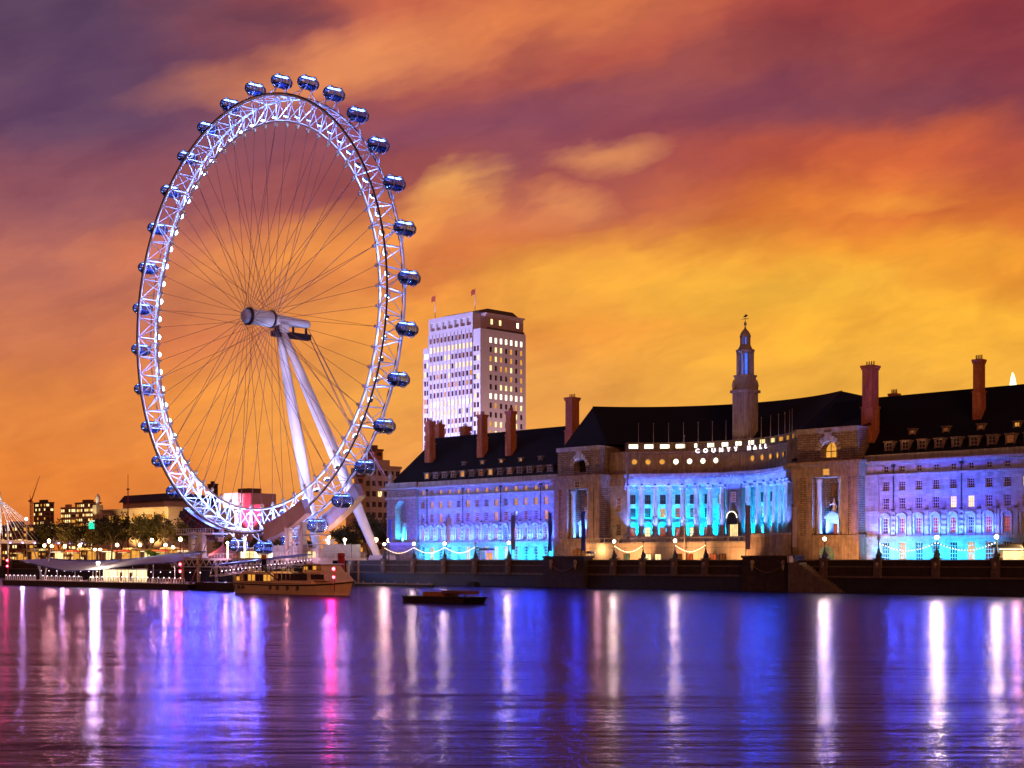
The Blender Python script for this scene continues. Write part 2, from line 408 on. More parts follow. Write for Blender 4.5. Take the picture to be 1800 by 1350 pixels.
b = MB(); b.box(WX-1.1, WX+1.1, 234.8, 247.3, WZ-4.6, WZ-3.0); b.box(WX-0.9, WX+0.9, 236.0, 239.2, WZ-3.0, WZ-1.4)
b.box(WX-0.25, WX+0.25, 241.5, 242.0, WZ-3.0, WZ-1.2); b.box(WX-0.25, WX+0.25, 246.0, 246.5, WZ-3.0, WZ-1.0)
obj('maintenance_gantry', b, M_DARKSTEEL, wheel)
# spokes: 64 pairs of rim points to the two hub flanges, and 16 rotation cables that leave the hub at a tangent
for k, a in enumerate(TA):
    y = 226.6-WY if k % 2 == 0 else 234.2-WY
    b = MB(); b.tube(ring(a, 2.6, y), ring(a, RI-1.3), 0.06, n=4)
    obj('spoke_cable', b, M_CABLE, wheel)
for k in range(16):
    a = TA[k*4]; y = 226.6-WY if k % 2 else 234.2-WY; s = 1 if (k//2) % 2 else -1
    b = MB(); b.tube(ring(a + s*1.35, 2.6, y), ring(a, RI-1.2), 0.06, n=4)
    obj('rotation_cable', b, M_CABLE, wheel)
# legs and backstays
def leg(base, top):
    b = MB(); p, q = Vector(base), Vector(top); pts = []; rad = []
    for i in range(15):
        t = i/14; pts.append(p.lerp(q, t)); rad.append(0.75 + 0.95*math.sin(math.pi*min(1, max(0, t*0.94+0.05)))**0.8)
    b.path(pts, rad, 16); return b
TOPL, TOPR = (WX-0.9, 237.6, WZ-3.2), (WX+0.9, 237.6, WZ-3.2)
obj('support_leg', leg((WX-14.5, 262, PROM), TOPL), M_WHITE, wheel)
obj('support_leg', leg((WX+14.5, 262, PROM), TOPR), M_WHITE, wheel)
b = MB(); b.box(WX-2.0, WX+2.0, 236.4, 238.9, WZ-3.4, WZ-1.3); obj('leg_head', b, M_WHITE, wheel)
for s in (-1, 1):
    x = WX+s*14.5; b = MB()
    b.prism([(x-3.2, PROM), (x+3.2, PROM), (x+2.2, PROM+2.4), (x-2.2, PROM+2.4)], 'y', 259.6, 265.5); obj('leg_footing', b, M_CLADGREY, wheel)
for dx in (-4.5, -2.5, 2.5, 4.5):
    b = MB(); b.tube((WX+(0.6 if dx > 0 else -0.6), 246.6, WZ-1.4), (WX+dx, 290, PROM), 0.09, n=5); obj('backstay_cable', b, M_CABLE, wheel)
for s in (-1, 1):
    b = MB(); b.tube((WX+s*1.2, 238.0, WZ-3.0), (WX+s*11, 291, PROM), 0.075, n=5); obj('backstay_cable', b, M_CABLE, wheel)
b = MB(); b.rbox((WX, 290.6, PROM), (14, 3, 1.4)); obj('backstay_anchor', b, M_CLADGREY, wheel)
# capsules
def capsule_glass():
    m = bpy.data.materials.new('capsule_glass'); m.use_nodes = True; t = NT(m.node_tree); t.n.clear()
    o = t.new('ShaderNodeOutputMaterial'); g = t.new('ShaderNodeBsdfGlossy'); g.inputs['Roughness'].default_value = 0.08
    g.inputs['Color'].default_value = (0.75, 0.82, 1, 1)
    tr = t.new('ShaderNodeBsdfTransparent'); tr.inputs['Color'].default_value = (0.62, 0.74, 1.0, 1)
    fr = t.new('ShaderNodeFresnel'); fr.inputs['IOR'].default_value = 1.5
    mx = t.new('ShaderNodeMixShader'); t.l.new(t.math('ADD', fr.outputs[0], 0.06), mx.inputs[0])
    t.l.new(tr.outputs[0], mx.inputs[1]); t.l.new(g.outputs[0], mx.inputs[2]); t.l.new(mx.outputs[0], o.inputs[0]); return m
M_CGLASS = capsule_glass()
M_CLIGHT = glow('capsule_ceiling_light', (0.35, 0.55, 1.0), 10.0)
M_CFLOOR = mat('capsule_floor', (0.16, 0.18, 0.42), 0.4)
LX, RR = 3.35, 1.78
def egg(y): return RR*math.sqrt(max(0.0, 1-abs(y/LX)**2.6))
def egg_pt(y, t, k=1.0): r = egg(y)*k; return (r*math.cos(t), y, r*math.sin(t))
gb = MB(); ys = [-LX*0.995, -3.15, -2.75, -2.1, -1.1, 0, 1.1, 2.1, 2.75, 3.15, LX*0.995]; NT_ = 18
for y in ys:
    for k in range(NT_): gb.v.append(egg_pt(y, 2*math.pi*k/NT_))
for i in range(len(ys)-1):
    for k in range(NT_):
        k2 = (k+1) % NT_; gb.f.append((i*NT_+k, i*NT_+k2, (i+1)*NT_+k2, (i+1)*NT_+k)); gb.sm.append(True)
gb.f.append(tuple(range(NT_))); gb.sm.append(False); gb.f.append(tuple((len(ys)-1)*NT_+k for k in range(NT_))); gb.sm.append(False)
CG = gb.mesh('capsule', M_CGLASS)
rb = MB()
for y in (-2.8, -1.9, -0.95, 0.0, 0.95, 1.9, 2.8): rb.path([egg_pt(y, 2*math.pi*k/18, 1.02) for k in range(18)], 0.05, 4, closed=True)
for t in [2*math.pi*k/8+0.2 for k in range(8)]: rb.path([egg_pt(y, t, 1.02) for y in ys], 0.06, 4)
CR = rb.mesh('glazing_rib', M_DARKSTEEL)
hb = MB(); hb.path([(1.95*math.cos(2*math.pi*k/24), 0, 1.95*math.sin(2*math.pi*k/24)) for k in range(24)], 0.13, 6, closed=True)
CH = hb.mesh('mounting_ring', M_CRING)
flb = MB()
for i, zc in enumerate((-0.7,)):
    n = 13; yy = [-LX*0.93 + 2*LX*0.93*k/(n-1) for k in range(n)]
    for a_, b_ in zip(yy[:-1], yy[1:]):
        w0, w1 = [math.sqrt(max(0.02, egg(q)**2-zc*zc))*0.97 for q in (a_, b_)]
        flb.quad((-w0, a_, zc), (w0, a_, zc), (w1, b_, zc), (-w1, b_, zc))
        m0, m1 = [min(egg(q)*0.97, egg(q)) for q in (a_, b_)]
        for s in (-1, 1): flb.quad((s*w0, a_, zc), (s*w1, b_, zc), (0, b_, -m1), (0, a_, -m0))
CF = flb.mesh('capsule_floor', M_CFLOOR)
clb = MB(); clb.box(-0.55, 0.55, -2.0, 2.0, 1.28, 1.36); CL = clb.mesh('ceiling_light', M_CLIGHT)
bench = MB(); bench.box(-0.5, 0.5, -1.2, 1.2, -0.7, -0.25); CB = bench.mesh('bench', M_CRING)
for k in range(32):
    a = A0 + 2*math.pi*k/32; p = ring(a, RC+0.4, 0.6)
    c = inst('capsule', CG, wheel, p)
    inst('glazing_rib', CR, c, (0,0,0), local=True); inst('mounting_ring', CH, c, (0,-1.5,0), local=True); inst('mounting_ring', CH, c, (0,1.5,0), local=True)
    inst('capsule_floor', CF, c, (0,0,0), local=True); inst('ceiling_light', CL, c, (0,0,0), local=True); inst('bench', CB, c, (0,0,0), local=True)
    mb_ = MB()
    for y in (-1.5, 1.5):
        for da in (-0.028, 0.028): mb_.tube(ring(a+da, RO+0.2, (-HW if y < 0 else HW)), ring(a, RC-1.5, y+0.6), 0.14, n=5)
    obj('capsule_mount', mb_, M_WHITE, wheel)
# blue floodlights from the boarding deck wash the lower rim and the legs
lamp('deck_flood', 'SPOT', (WX+4, 246, PROM+4), (0.62, 0.5, 1.0), 26000, 0.8, aim=(WX-6, 258, 30), spot=70)
lamp('leg_flood', 'SPOT', (WX+10, 235, PROM+3), (0.70, 0.56, 1.0), 90000, 0.8, aim=(WX+6, 252, 40), spot=60)
lamp('hub_flood', 'SPOT', (WX+22, 215, PROM+3), (0.62, 0.55, 1.0), 120000, 0.8, aim=(WX, 238, WZ-6), spot=16)
# ================================================================== shared stone, roof, glass
M_STONE = masonry('portland_stone', (0.29, 0.27, 0.26), 1.3, 0.55, 0.02, stain=0.35, groove=0.7, bump=0.3)
M_RUST = masonry('rusticated_stone', (0.27, 0.20, 0.15), 1.5, 0.50, 0.07, stain=0.4, groove=0.3, bump=1.0)
M_TRIM = mat('carved_stone', (0.34, 0.31, 0.28), 0.7, var=0.2, scale=0.8, stain=0.4)
M_TRIMW = mat('weathered_stone', (0.25, 0.185, 0.14), 0.75, var=0.3, scale=0.8, stain=0.45)
M_RENDER = mat('warm_render', (0.46, 0.37, 0.27), 0.7, var=0.12, scale=0.5, stain=0.2)
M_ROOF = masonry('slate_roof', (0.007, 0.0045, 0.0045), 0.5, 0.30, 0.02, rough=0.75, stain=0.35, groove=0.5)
M_BRICK = masonry('chimney_brick', (0.52, 0.18, 0.075), 0.45, 0.15, 0.02, stain=0.45, groove=0.7)
M_FRAME = mat('window_paint', (0.40, 0.38, 0.36), 0.5, var=0.05)
M_FRAMED = mat('dark_window_frame', (0.05, 0.04, 0.04), 0.5, var=0.1)
PANES = {
    'dark': glass('dark_window_glass', (0.03, 0.02, 0.02)),
    'dim': glow('dim_window_light', (0.34, 0.085, 0.02), 0.55, 0.5),
    'red': glow('red_curtain_light', (0.70, 0.12, 0.03), 0.8, 0.5),
    'warm': glow('warm_window_light', (1.0, 0.42, 0.06), 0.95, 0.35),
    'bright': glow('bright_window_light', (1.0, 0.74, 0.32), 1.7, 0.25),
    'white': glow('white_window_light', (1.0, 0.90, 0.62), 3.2, 0.1),
}
WIN = {}
def window_meshes(w, h, nv, nh, arch=False, fm=None):
    key = (round(w, 2), round(h, 2), nv, nh, arch, (fm or M_FRAME).name)
    if key in WIN: return WIN[key]
    b = MB(); fw = 0.10; y0, y1 = 0.20, 0.30
    b.box(-w/2, -w/2+fw, y0, y1, 0, h); b.box(w/2-fw, w/2, y0, y1, 0, h)
    b.box(-w/2+fw, w/2-fw, y0, y1, 0, fw); b.box(-w/2+fw, w/2-fw, y0, y1, h-fw, h)
    for i in range(1, nv+1):
        x = -w/2 + w*i/(nv+1); b.box(x-0.035, x+0.035, y0+0.03, y1-0.02, fw, h-fw)
    for i in range(1, nh+1):
        z = h*i/(nh+1); k = 0.06 if i == (nh+1)//2 else 0.035; b.box(-w/2+fw, w/2-fw, y0+0.035, y1-0.015, z-k, z+k)
    f = b.mesh('window', fm or M_FRAME)
    s = MB(); s.box(-w/2-0.15, w/2+0.15, -0.16, 0.19, -0.18, -0.004); s = s.mesh('sill', M_TRIM)
    ps = {}
    for k, m in PANES.items():
        p = MB(); p.box(-w/2+0.02, w/2-0.02, 0.31, 0.34, 0.02, h-0.02); ps[k] = p.mesh('pane', m)
    WIN[key] = (f, s, ps); return WIN[key]
def window(name, parent, loc, w, h, pane, rz=0.0, nv=2, nh=3, sill=True, fm=None):
    f, s, ps = window_meshes(w, h, nv, nh, False, fm)
    o = inst(name, f, parent, loc, rz); inst('pane', ps[pane], o, (0,0,0), local=True)
    if sill: inst('sill', s, o, (0,0,0), local=True)
    return o
def wall_grid(b, s0, s1, z0, z1, holes, P, depth=0.36, step=None):
    "front of a wall with real openings; P(s, z, d) maps run, height, depth into space; holes (sa, sb, za, zb)"
    xs = sorted(set([s0, s1] + [h[0] for h in holes] + [h[1] for h in holes]))
    if step:
        k = max(1, int((s1-s0)/step)); xs = sorted(set(xs + [s0+(s1-s0)*i/k for i in range(1, k)]))
    zs = sorted(set([z0, z1] + [h[2] for h in holes] + [h[3] for h in holes]))
    for a, c in zip(xs[:-1], xs[1:]):
        m = (a+c)/2; hs = [h for h in holes if h[0] < m < h[1]]
        run = None
        for e, g in zip(zs[:-1], zs[1:]):
            mz = (e+g)/2
            if any(h[2] < mz < h[3] for h in hs):
                if run is not None: b.quad(P(a, run, 0), P(c, run, 0), P(c, e, 0), P(a, e, 0)); run = None
            elif run is None: run = e
        if run is not None: b.quad(P(a, run, 0), P(c, run, 0), P(c, z1, 0), P(a, z1, 0))
    for (a, c, e, g) in holes:
        b.quad(P(a, e, 0), P(a, e, depth), P(a, g, depth), P(a, g, 0)); b.quad(P(c, e, 0), P(c, g, 0), P(c, g, depth), P(c, e, depth))
        b.quad(P(a, g, 0), P(a, g, depth), P(c, g, depth), P(c, g, 0)); b.quad(P(a, e, 0), P(c, e, 0), P(c, e, depth), P(a, e, depth))
        b.quad(P(a, e, depth), P(c, e, depth), P(c, g, depth), P(a, g, depth))
# ================================================================== the riverside hall
FY = 270.0
hall = thing('riverside_hall', (-212, FY, PROM), 'long stone riverside hall with a curved colonnade, steep dark roofs and blue floodlit front', 'building')
XC, YC, RA = -211.5, 253.0, 31.0
rnd = random.Random(11)
def pick(d, seedr=rnd):
    q = seedr.random(); s = 0
    for k, v in d.items():
        s += v
        if q < s: return k
    return k
COL_L = [-311.7+3.79*i for i in range(14)]
COL_R = [bx(1556.8, FY)+3.9*i for i in range(16)]
ROWS = {'g': (6.3, 10.3, 1.7), 'f': (12.2, 15.4, 1.45), 's': (17.3, 19.7, 1.45), 't': (21.2, 23.2, 1.45), 'a': (25.15, 26.45, 1.2)}
def wing(cols, xl, xr, left):
    holes = []
    for i, x in enumerate(cols):
        for r, (z0, z1, w) in ROWS.items(): holes.append((x-w/2, x+w/2, z0, z1))
    b = MB(); wall_grid(b, xl, xr, PROM, 28.9, holes, lambda s, z, d: (s, FY+d, z))
    b.quad((xr, FY, PROM), (xr, FY+24, PROM), (xr, FY+24, 28.9), (xr, FY, 28.9)); b.quad((xl, FY, PROM), (xl, FY, 28.9), (xl, FY+24, 28.9), (xl, FY+24, PROM))
    b.quad((xl, FY+24, PROM), (xl, FY+24, 28.9), (xr, FY+24, 28.9), (xr, FY+24, PROM))
    obj('wall', b, M_STONE, hall, fix=False)
    b = MB(); b.box(xl, xr, FY-0.45, FY-0.003, 11.0, 11.6); b.box(xl, xr, FY-0.25, FY-0.003, 5.55, 6.0); obj('plinth_band', b, M_TRIM, hall)
    b = MB(); b.box(xl, xr, FY-0.40, FY-0.003, 24.35, 24.8); b.box(xl, xr, FY-0.22, FY-0.003, 16.75, 17.0); obj('string_course', b, M_TRIM, hall)
    b = MB(); b.box(xl, xr, FY-1.25, FY-0.003, 27.1, 27.55); b.box(xl, xr, FY-0.7, FY-0.003, 26.8, 27.1); b.box(xl, xr, FY-0.35, FY+0.25, 27.55, 28.95)
    n = int((xr-xl)/0.9)
    for i in range(n): x = xl+(i+0.5)*(xr-xl)/n; b.box(x-0.16, x+0.16, FY-1.05, FY-0.7, 26.85, 27.1)
    obj('cornice', b, M_TRIM, hall)
    for i, x in enumerate(cols):
        if left:
            pa = pick({'warm': .55, 'dim': .45}); pt = pick({'warm': .35, 'dim': .4, 'dark': .25}); ps = pick({'warm': .35, 'dim': .4, 'dark': .25})
            if i in (3, 4, 8): pt = ['warm', 'dark', 'warm'][(3, 4, 8).index(i)]
        else:
            pa, pt, ps = 'dark', 'dark', 'dark'
            if i in (4, 5): ps = 'bright'
            if i >= 8: pt = 'bright' if i == 8 else 'dim'
        window('attic_window', hall, (x, FY, ROWS['a'][0]), 1.2, 1.3, pa, nv=1, nh=1, sill=False)
        window('window', hall, (x, FY, ROWS['t'][0]), 1.45, 2.0, pt)
        window('window', hall, (x, FY, ROWS['s'][0]), 1.45, 2.4, ps)
        window('tall_window', hall, (x, FY, ROWS['f'][0]), 1.45, 3.2, pick({'red': .55, 'dim': .3, 'dark': .15}), nh=4)
        window('ground_window', hall, (x, FY, ROWS['g'][0]), 1.7, 4.0, pick({'dark': .7, 'warm': .15, 'dim': .15}), nh=4, sill=False)
        inst('window_hood', HOOD, hall, (x, FY, 11.6))
    for i in range(len(cols)-1):
        x = (cols[i]+cols[i+1])/2
        inst('blocked_pilaster', PILA, hall, (x, FY, 11.6))
    for i in range(0, len(cols), 4):
        x = cols[i]+1.95
        b = MB(); b.tube((x, FY-0.25, 11.7), (x, FY-0.25, 26.4), 0.11, n=8); b.box(x-0.3, x+0.3, FY-0.55, FY-0.02, 26.2, 26.78); obj('downpipe', b, M_IRON, hall)
# hood over a first floor window: two slim jambs and a segmental arch
b = MB()
for s in (-1, 1): b.box(s*0.98-0.16, s*0.98+0.16, -0.35, -0.003, 0, 3.9); b.box(s*0.98-0.24, s*0.98+0.24, -0.45, -0.004, 3.6, 3.95)
arc = [(1.25*math.cos(math.pi*k/10), 3.95+1.05*math.sin(math.pi*k/10)) for k in range(11)]
arc2 = [(0.92*math.cos(math.pi*k/10), 3.95+0.74*math.sin(math.pi*k/10)) for k in range(11)]
for k in range(10):
    b.prism([arc[k], arc[k+1], arc2[k+1], arc2[k]], 'y', -0.55, -0.003)
b.box(-0.16, 0.16, -0.6, -0.02, 4.6, 5.05); b.box(-0.8, 0.8, -0.30, -0.003, -0.02, 0.5)
HOOD = b.mesh('window_hood', M_TRIM)
b = MB(); b.box(-0.34, 0.34, -0.22, -0.003, 0, 4.9)
for k in range(4): b.box(-0.52, 0.52, -0.40, -0.004, 0.35+1.1*k, 0.9+1.1*k)
b.box(-0.55, 0.55, -0.45, -0.005, 4.75, 5.1)
PILA = b.mesh('blocked_pilaster', M_TRIM)
XLW = -313.6
wing(COL_L, XLW, -256.9, True)
wing(COL_R, -166.8, -98.0, False)
# wing roofs
def gable_roof(x0, x1, hip0, hip1, zr=42.6):
    ye, yr, yb, ze = FY+0.3, FY+12, FY+23.7, 28.7
    b = MB(); A, B_, C, D = (x0, ye, ze), (x1, ye, ze), (x1, yb, ze), (x0, yb, ze); E, F = (x0+hip0, yr, zr), (x1-hip1, yr, zr)
    b.quad(A, B_, F, E); b.quad(C, D, E, F); b.poly([D, A, E]); b.poly([B_, C, F]); b.quad(D, C, B_, A)
    b.tube(E, F, 0.22, n=6)
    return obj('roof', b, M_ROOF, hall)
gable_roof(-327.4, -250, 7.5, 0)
gable_roof(-186, -97.5, 4, 3)
# dormers
def dormer(x, yf, z, w, h, deep, pane, trim):
    b = MB(); b.box(x-w/2, x-w/2+0.22, yf, yf+deep, z, z+h); b.box(x+w/2-0.22, x+w/2, yf, yf+deep, z, z+h)
    b.box(x-w/2-0.15, x+w/2+0.15, yf-0.2, yf+deep, z+h, z+h+0.25); b.box(x-w/2, x+w/2, yf, yf+deep, z-0.05, z+0.25)
    b.box(x-w/2+0.22, x+w/2-0.22, yf+0.4, yf+deep, z+0.25, z+h)
    o = obj('dormer', b, trim, hall)
    ww = w-0.5; f, s, ps = window_meshes(ww, h-0.3, 1, 2)
    i = inst('dormer_window', f, o, (x, yf-0.02, z+0.26)); i['_'] = 0; del i['_']
    p = inst('pane', ps[pane], o, (x, yf-0.02, z+0.26)); return o
M_DORM = mat('dormer_lead', (0.15, 0.13, 0.12), 0.6, var=0.25, scale=1.0)
rd = random.Random(5)
lit = {4: 'warm', 6: 'dim', 7: 'warm', 9: 'dim', 0: 'warm'}
for i, x in enumerate(COL_L):
    dormer(x+0.2, FY+1.1, 28.95, 2.0, 2.5, 2.6, lit.get(i, 'dark'), M_DORM)
    if i % 2 == 1 and i > 1: dormer(x+1.4, FY+4.0, 32.2, 1.5, 2.0, 2.0, 'warm' if i in (5, 7, 9, 13) else 'dark', M_DORM)
for i, x in enumerate(COL_R):
    dormer(x, FY+1.1, 28.95, 2.0, 2.7, 2.6, 'dim' if i in (7, 11) else 'dark', M_TRIMW)
    if i % 2 == 1: dormer(x, FY+4.0, 32.2, 1.6, 2.1, 2.0, 'warm' if i == 7 else 'dim', M_TRIMW)
# end pavilion on the far left with a round headed niche
xa, xb = -327.0, -313.6; FP = FY-0.9; xm = (xa+xb)/2 - 0.2
def arch_hole(b, xa, xb, z0, z1, cx, hw, hz0, hzs, y0, y1, n=12):
    "front at y0 with a round headed opening through to y1"
    top = [(cx+hw*math.cos(math.pi*k/n), hzs+hw*math.sin(math.pi*k/n)) for k in range(n+1)]   # right to left
    b.quad((xa,y0,z0), (cx-hw,y0,z0), (cx-hw,y0,hzs), (xa,y0,hzs)) if False else None
    b.quad((xa,y0,z0), (cx-hw,y0,z0), (cx-hw,y0,z1), (xa,y0,z1)); b.quad((cx+hw,y0,z0), (xb,y0,z0), (xb,y0,z1), (cx+hw,y0,z1))
    if hz0 > z0: b.quad((cx-hw,y0,z0), (cx+hw,y0,z0), (cx+hw,y0,hz0), (cx-hw,y0,hz0))
    for k in range(n):
        (p, q), (r, s) = top[k], top[k+1]
        b.quad((r,y0,s), (p,y0,q), (p,y0,z1), (r,y0,z1)); b.quad((p,y0,q), (r,y0,s), (r,y1,s), (p,y1,q))
    b.quad((cx-hw,y0,hz0), (cx-hw,y1,hz0), (cx-hw,y1,hzs), (cx-hw,y0,hzs)); b.quad((cx+hw,y0,hz0), (cx+hw,y0,hzs), (cx+hw,y1,hzs), (cx+hw,y1,hz0))
    b.quad((cx-hw,y0,hz0), (cx+hw,y0,hz0), (cx+hw,y1,hz0), (cx-hw,y1,hz0))
    b.poly([(cx-hw,y1,hz0), (cx+hw,y1,hz0)] + [(p,y1,q) for p, q in top])
b = MB(); arch_hole(b, xa, xb, PROM, 27.1, xm, 2.6, 11.8, 21.2, FP, FP+2.6)
b.quad((xa,FP,PROM), (xa,FP,27.1), (xa,FY+24,27.1), (xa,FY+24,PROM)); b.quad((xb,FP,PROM), (xb,FY,PROM), (xb,FY,27.1), (xb,FP,27.1))
obj('pavilion_wall', b, masonry('violet_brick', (0.26, 0.19, 0.18), 0.9, 0.42, 0.05, stain=0.3, groove=0.45, bump=0.8), hall, fix=False)
b = MB(); b.box(xa-1.2, xb+0.1, FP-1.2, FP-0.003, 27.1, 27.6); b.box(xa-1.2, xa-0.003, FP, FY+24, 27.1, 27.6); b.box(xa-0.3, xb, FP-0.3, FP+0.3, 27.6, 29.0)
b.box(xa-0.4, xb, FP-0.4, FP-0.004, 24.3, 24.8); b.box(xa-0.4, xb, FP-0.4, FP-0.004, 10.9, 11.6); obj('cornice', b, M_TRIM, hall)
b = MB(); b.lathe((xa+1.2, FP+0.6, 29.0), [(0.9, 0), (0.9, 0.6), (0.6, 0.9), (0.9, 1.6), (0.7, 2.3), (0.2, 3.0), (0.12, 3.8)], 10); obj('finial', b, M_TRIM, hall)
window('attic_window', hall, (xm, FP-0.001, 24.9), 2.4, 1.9, 'warm', nv=2, nh=1, sill=False)
window('niche_window', hall, (xm+0.6, FP+2.25, 17.6), 1.2, 2.6, 'bright', sill=False); window('niche_window', hall, (xm, FP+2.25, 12.0), 1.5, 3.4, 'dim', sill=False)
b = MB(); b.prism([(xm-1.5, 16.2), (xm+1.5, 16.2), (xm, 17.5)], 'y', FP+1.5, FP+2.5)
for s in (-1, 1): b.box(xm+s*1.2-0.25, xm+s*1.2+0.25, FP+1.6, FP+2.5, 11.85, 16.2)
obj('aedicule', b, M_TRIM, hall)
# big pavilions either side of the colonnade
PY = 267.5
def pavilion(x0, x1, lit):
    cx = (x0+x1)/2 + 0.5; hw = 3.6
    b = MB()
    b.box(x0, cx-hw, PY, FY+24, 12.0, 24.6); b.box(cx+hw, x1, PY, FY+24, 12.0, 24.6); b.box(cx-hw+0.002, cx+hw-0.002, PY+4.5, FY+24, 12.0, 24.6)
    obj('pavilion_wall', b, M_RUST, hall)
    b = MB(); b.box(x0-0.25, x1+0.25, PY-0.25, FY+23.5, PROM, 11.4); b.box(x0-0.5, x1+0.5, PY-0.5, FY+23.4, 11.4, 12.0)
    for s in (x0+0.9, x1-0.9, cx-hw-0.9, cx+hw+0.9): b.box(s-0.8, s+0.8, PY-0.32, PY-0.003, 12.0, 24.6)
    obj('pavilion_base', b, M_TRIMW, hall)
    b = MB(); b.box(x0-0.3, x1+0.3, PY-0.45, FY+23.5, 24.6, 26.6); b.box(x0-1.1, x1+1.1, PY-1.2, FY+23.4, 27.3, 28.0); b.box(x0-0.6, x1+0.6, PY-0.75, FY+23.5, 26.6, 27.3)
    obj('entablature', b, M_TRIMW, hall)
    # attic with a half round opening
    ya = PY+0.5
    b = MB(); arch_hole(b, x0+0.6, x1-0.6, 28.0, 35.0, cx, 2.1, 28.9, 30.4, ya, ya+2.2)
    b.quad((x0+0.6,ya,28), (x0+0.6,ya,35), (x0+0.6,FY+20,35), (x0+0.6,FY+20,28)); b.quad((x1-0.6,ya,28), (x1-0.6,FY+20,28), (x1-0.6,FY+20,35), (x1-0.6,ya,35))
    b.quad((x0+0.6,ya,35), (x1-0.6,ya,35), (x1-0.6,FY+20,35), (x0+0.6,FY+20,35))
    obj('attic', b, M_RUST, hall, fix=False)
    b = MB(); b.box(x0+0.3, x1-0.3, ya-0.3, ya-0.004, 34.4, 35.0); b.box(x0+0.5, x1-0.5, ya-0.5, FY+20.2, 35.0, 35.4)
    for k in range(9):
        a = math.pi*(k+0.5)/9; p = (cx+2.1*math.cos(a), 30.4+2.1*math.sin(a)); q = (cx+3.3*math.cos(a), 30.4+3.3*math.sin(a)); d = (-math.sin(a)*0.3, math.cos(a)*0.3)
        b.prism([(p[0]-d[0], p[1]-d[1]), (q[0]-d[0]*1.4, q[1]-d[1]*1.4), (q[0]+d[0]*1.4, q[1]+d[1]*1.4), (p[0]+d[0], p[1]+d[1])], 'y', ya-0.22-0.01*(k % 2), ya-0.003)
    b.prism([(cx-0.5, 32.4), (cx+0.5, 32.4), (cx+0.9, 34.38), (cx-0.9, 34.38)], 'y', ya-0.6, ya-0.24)
    obj('attic_trim', b, M_TRIM, hall)
    # lit half round window
    n = 12; g = MB(); g.poly([(cx-2.0, ya+2.1, 28.95), (cx+2.0, ya+2.1, 28.95)] + [(cx+2.0*math.cos(math.pi*k/n), ya+2.1, 30.4+2.0*math.sin(math.pi*k/n)) for k in range(n+1)])
    aw = MB()
    for x in (-0.7, 0.7): aw.box(cx+x-0.06, cx+x+0.06, ya+1.95, ya+2.05, 28.95, 32.1)
    aw.box(cx-2.0, cx+2.0, ya+1.96, ya+2.04, 30.3, 30.45)
    w = obj('arched_window', aw, M_FRAMED, hall); obj('pane', g, PANES['warm' if lit else 'dark'], w, fix=False)
    # recess: columns, back windows, doorway under a pediment with a statue group
    for s in (-1, 1):
        cb = MB(); xx = cx+s*(hw-0.75)
        cb.lathe((xx, PY+1.0, 12.0), [(0.85, 0), (0.85, 0.35), (0.68, 0.5), (0.66, 5), (0.56, 11.3), (0.8, 11.7), (0.85, 12.1), (0.85, 12.58)], 16); obj('column', cb, M_TRIM, hall)
    yb = PY+4.5-0.36
    for (z, h, p) in ((20.4, 3.0, 'dim'), (17.3, 2.3, 'dark')):
        for s in (-1, 0, 1): window('recess_window', hall, (cx+s*1.35, yb, z), 1.0, h, 'bright' if (s == 1 and lit and h == 3.0) else p, nv=1, nh=3, sill=False, fm=M_FRAMED)
    b = MB(); y0, y1 = PY+2.2, PY+4.49
    for s in (-1, 1): b.box(cx+s*1.5-0.32, cx+s*1.5+0.32, y0, y1, 12.0, 15.6)
    b.box(cx-2.1, cx+2.1, y0-0.2, y1, 15.6, 16.1); b.prism([(cx-2.2, 16.1), (cx+2.2, 16.1), (cx, 17.3)], 'y', y0-0.3, y1); b.box(cx-1.18, cx+1.18, y0+0.9, y1, 14.6, 15.6)
    d = obj('doorway', b, M_TRIM, hall)
    b = MB(); b.box(cx-0.6, cx+0.6, y0+1.2, y0+1.3, 12.0, 14.6); obj('pane', b, PANES['red'], d)
    b = MB(); b.lathe((cx, y0+0.3, 17.2), [(0.55, 0), (0.5, 0.4), (0.25, 0.9), (0.38, 1.5), (0.34, 2.0), (0.12, 2.3), (0.2, 2.6), (0.05, 2.95)], 10)
    b.path([(cx-0.3, y0+0.2, 18.9), (cx-0.8, y0+0.1, 18.6), (cx-1.0, y0+0.1, 19.3)], [0.16, 0.13, 0.08], 6); b.path([(cx+0.3, y0+0.2, 18.9), (cx+0.8, y0+0.1, 18.3), (cx+0.7, y0, 17.8)], [0.16, 0.13, 0.1], 6)
    obj('statue', b, mat('pale_statue', (0.6, 0.6, 0.62), 0.6, var=0.1) if 'pale_statue' not in bpy.data.materials else bpy.data.materials['pale_statue'], hall)
    window('frieze_window', hall, (cx, PY-0.46-0.34, 24.95), 1.7, 1.5, 'warm' if lit else 'dark', nv=1, nh=1, sill=False)
    # arched basement opening
    o = MB(); o.poly([(cx-1.9, PY-0.27, PROM+0.1), (cx+1.9, PY-0.27, PROM+0.1)] + [(cx+1.9*math.cos(math.pi*k/n), PY-0.27, 8.2+1.4*math.sin(math.pi*k/n)) for k in range(n+1)])
    ar = MB()
    for k in range(n):
        a0, a1 = math.pi*k/n, math.pi*(k+1)/n
        ar.prism([(cx+1.9*math.cos(a0), 8.2+1.4*math.sin(a0)), (cx+1.9*math.cos(a1), 8.2+1.4*math.sin(a1)), (cx+2.4*math.cos(a1), 8.2+1.9*math.sin(a1)), (cx+2.4*math.cos(a0), 8.2+1.9*math.sin(a0))], 'y', PY-0.45, PY-0.253)
    for x in (-0.65, 0.65): ar.box(cx+x-0.05, cx+x+0.05, PY-0.36, PY-0.28, PROM+0.1, 9.4)
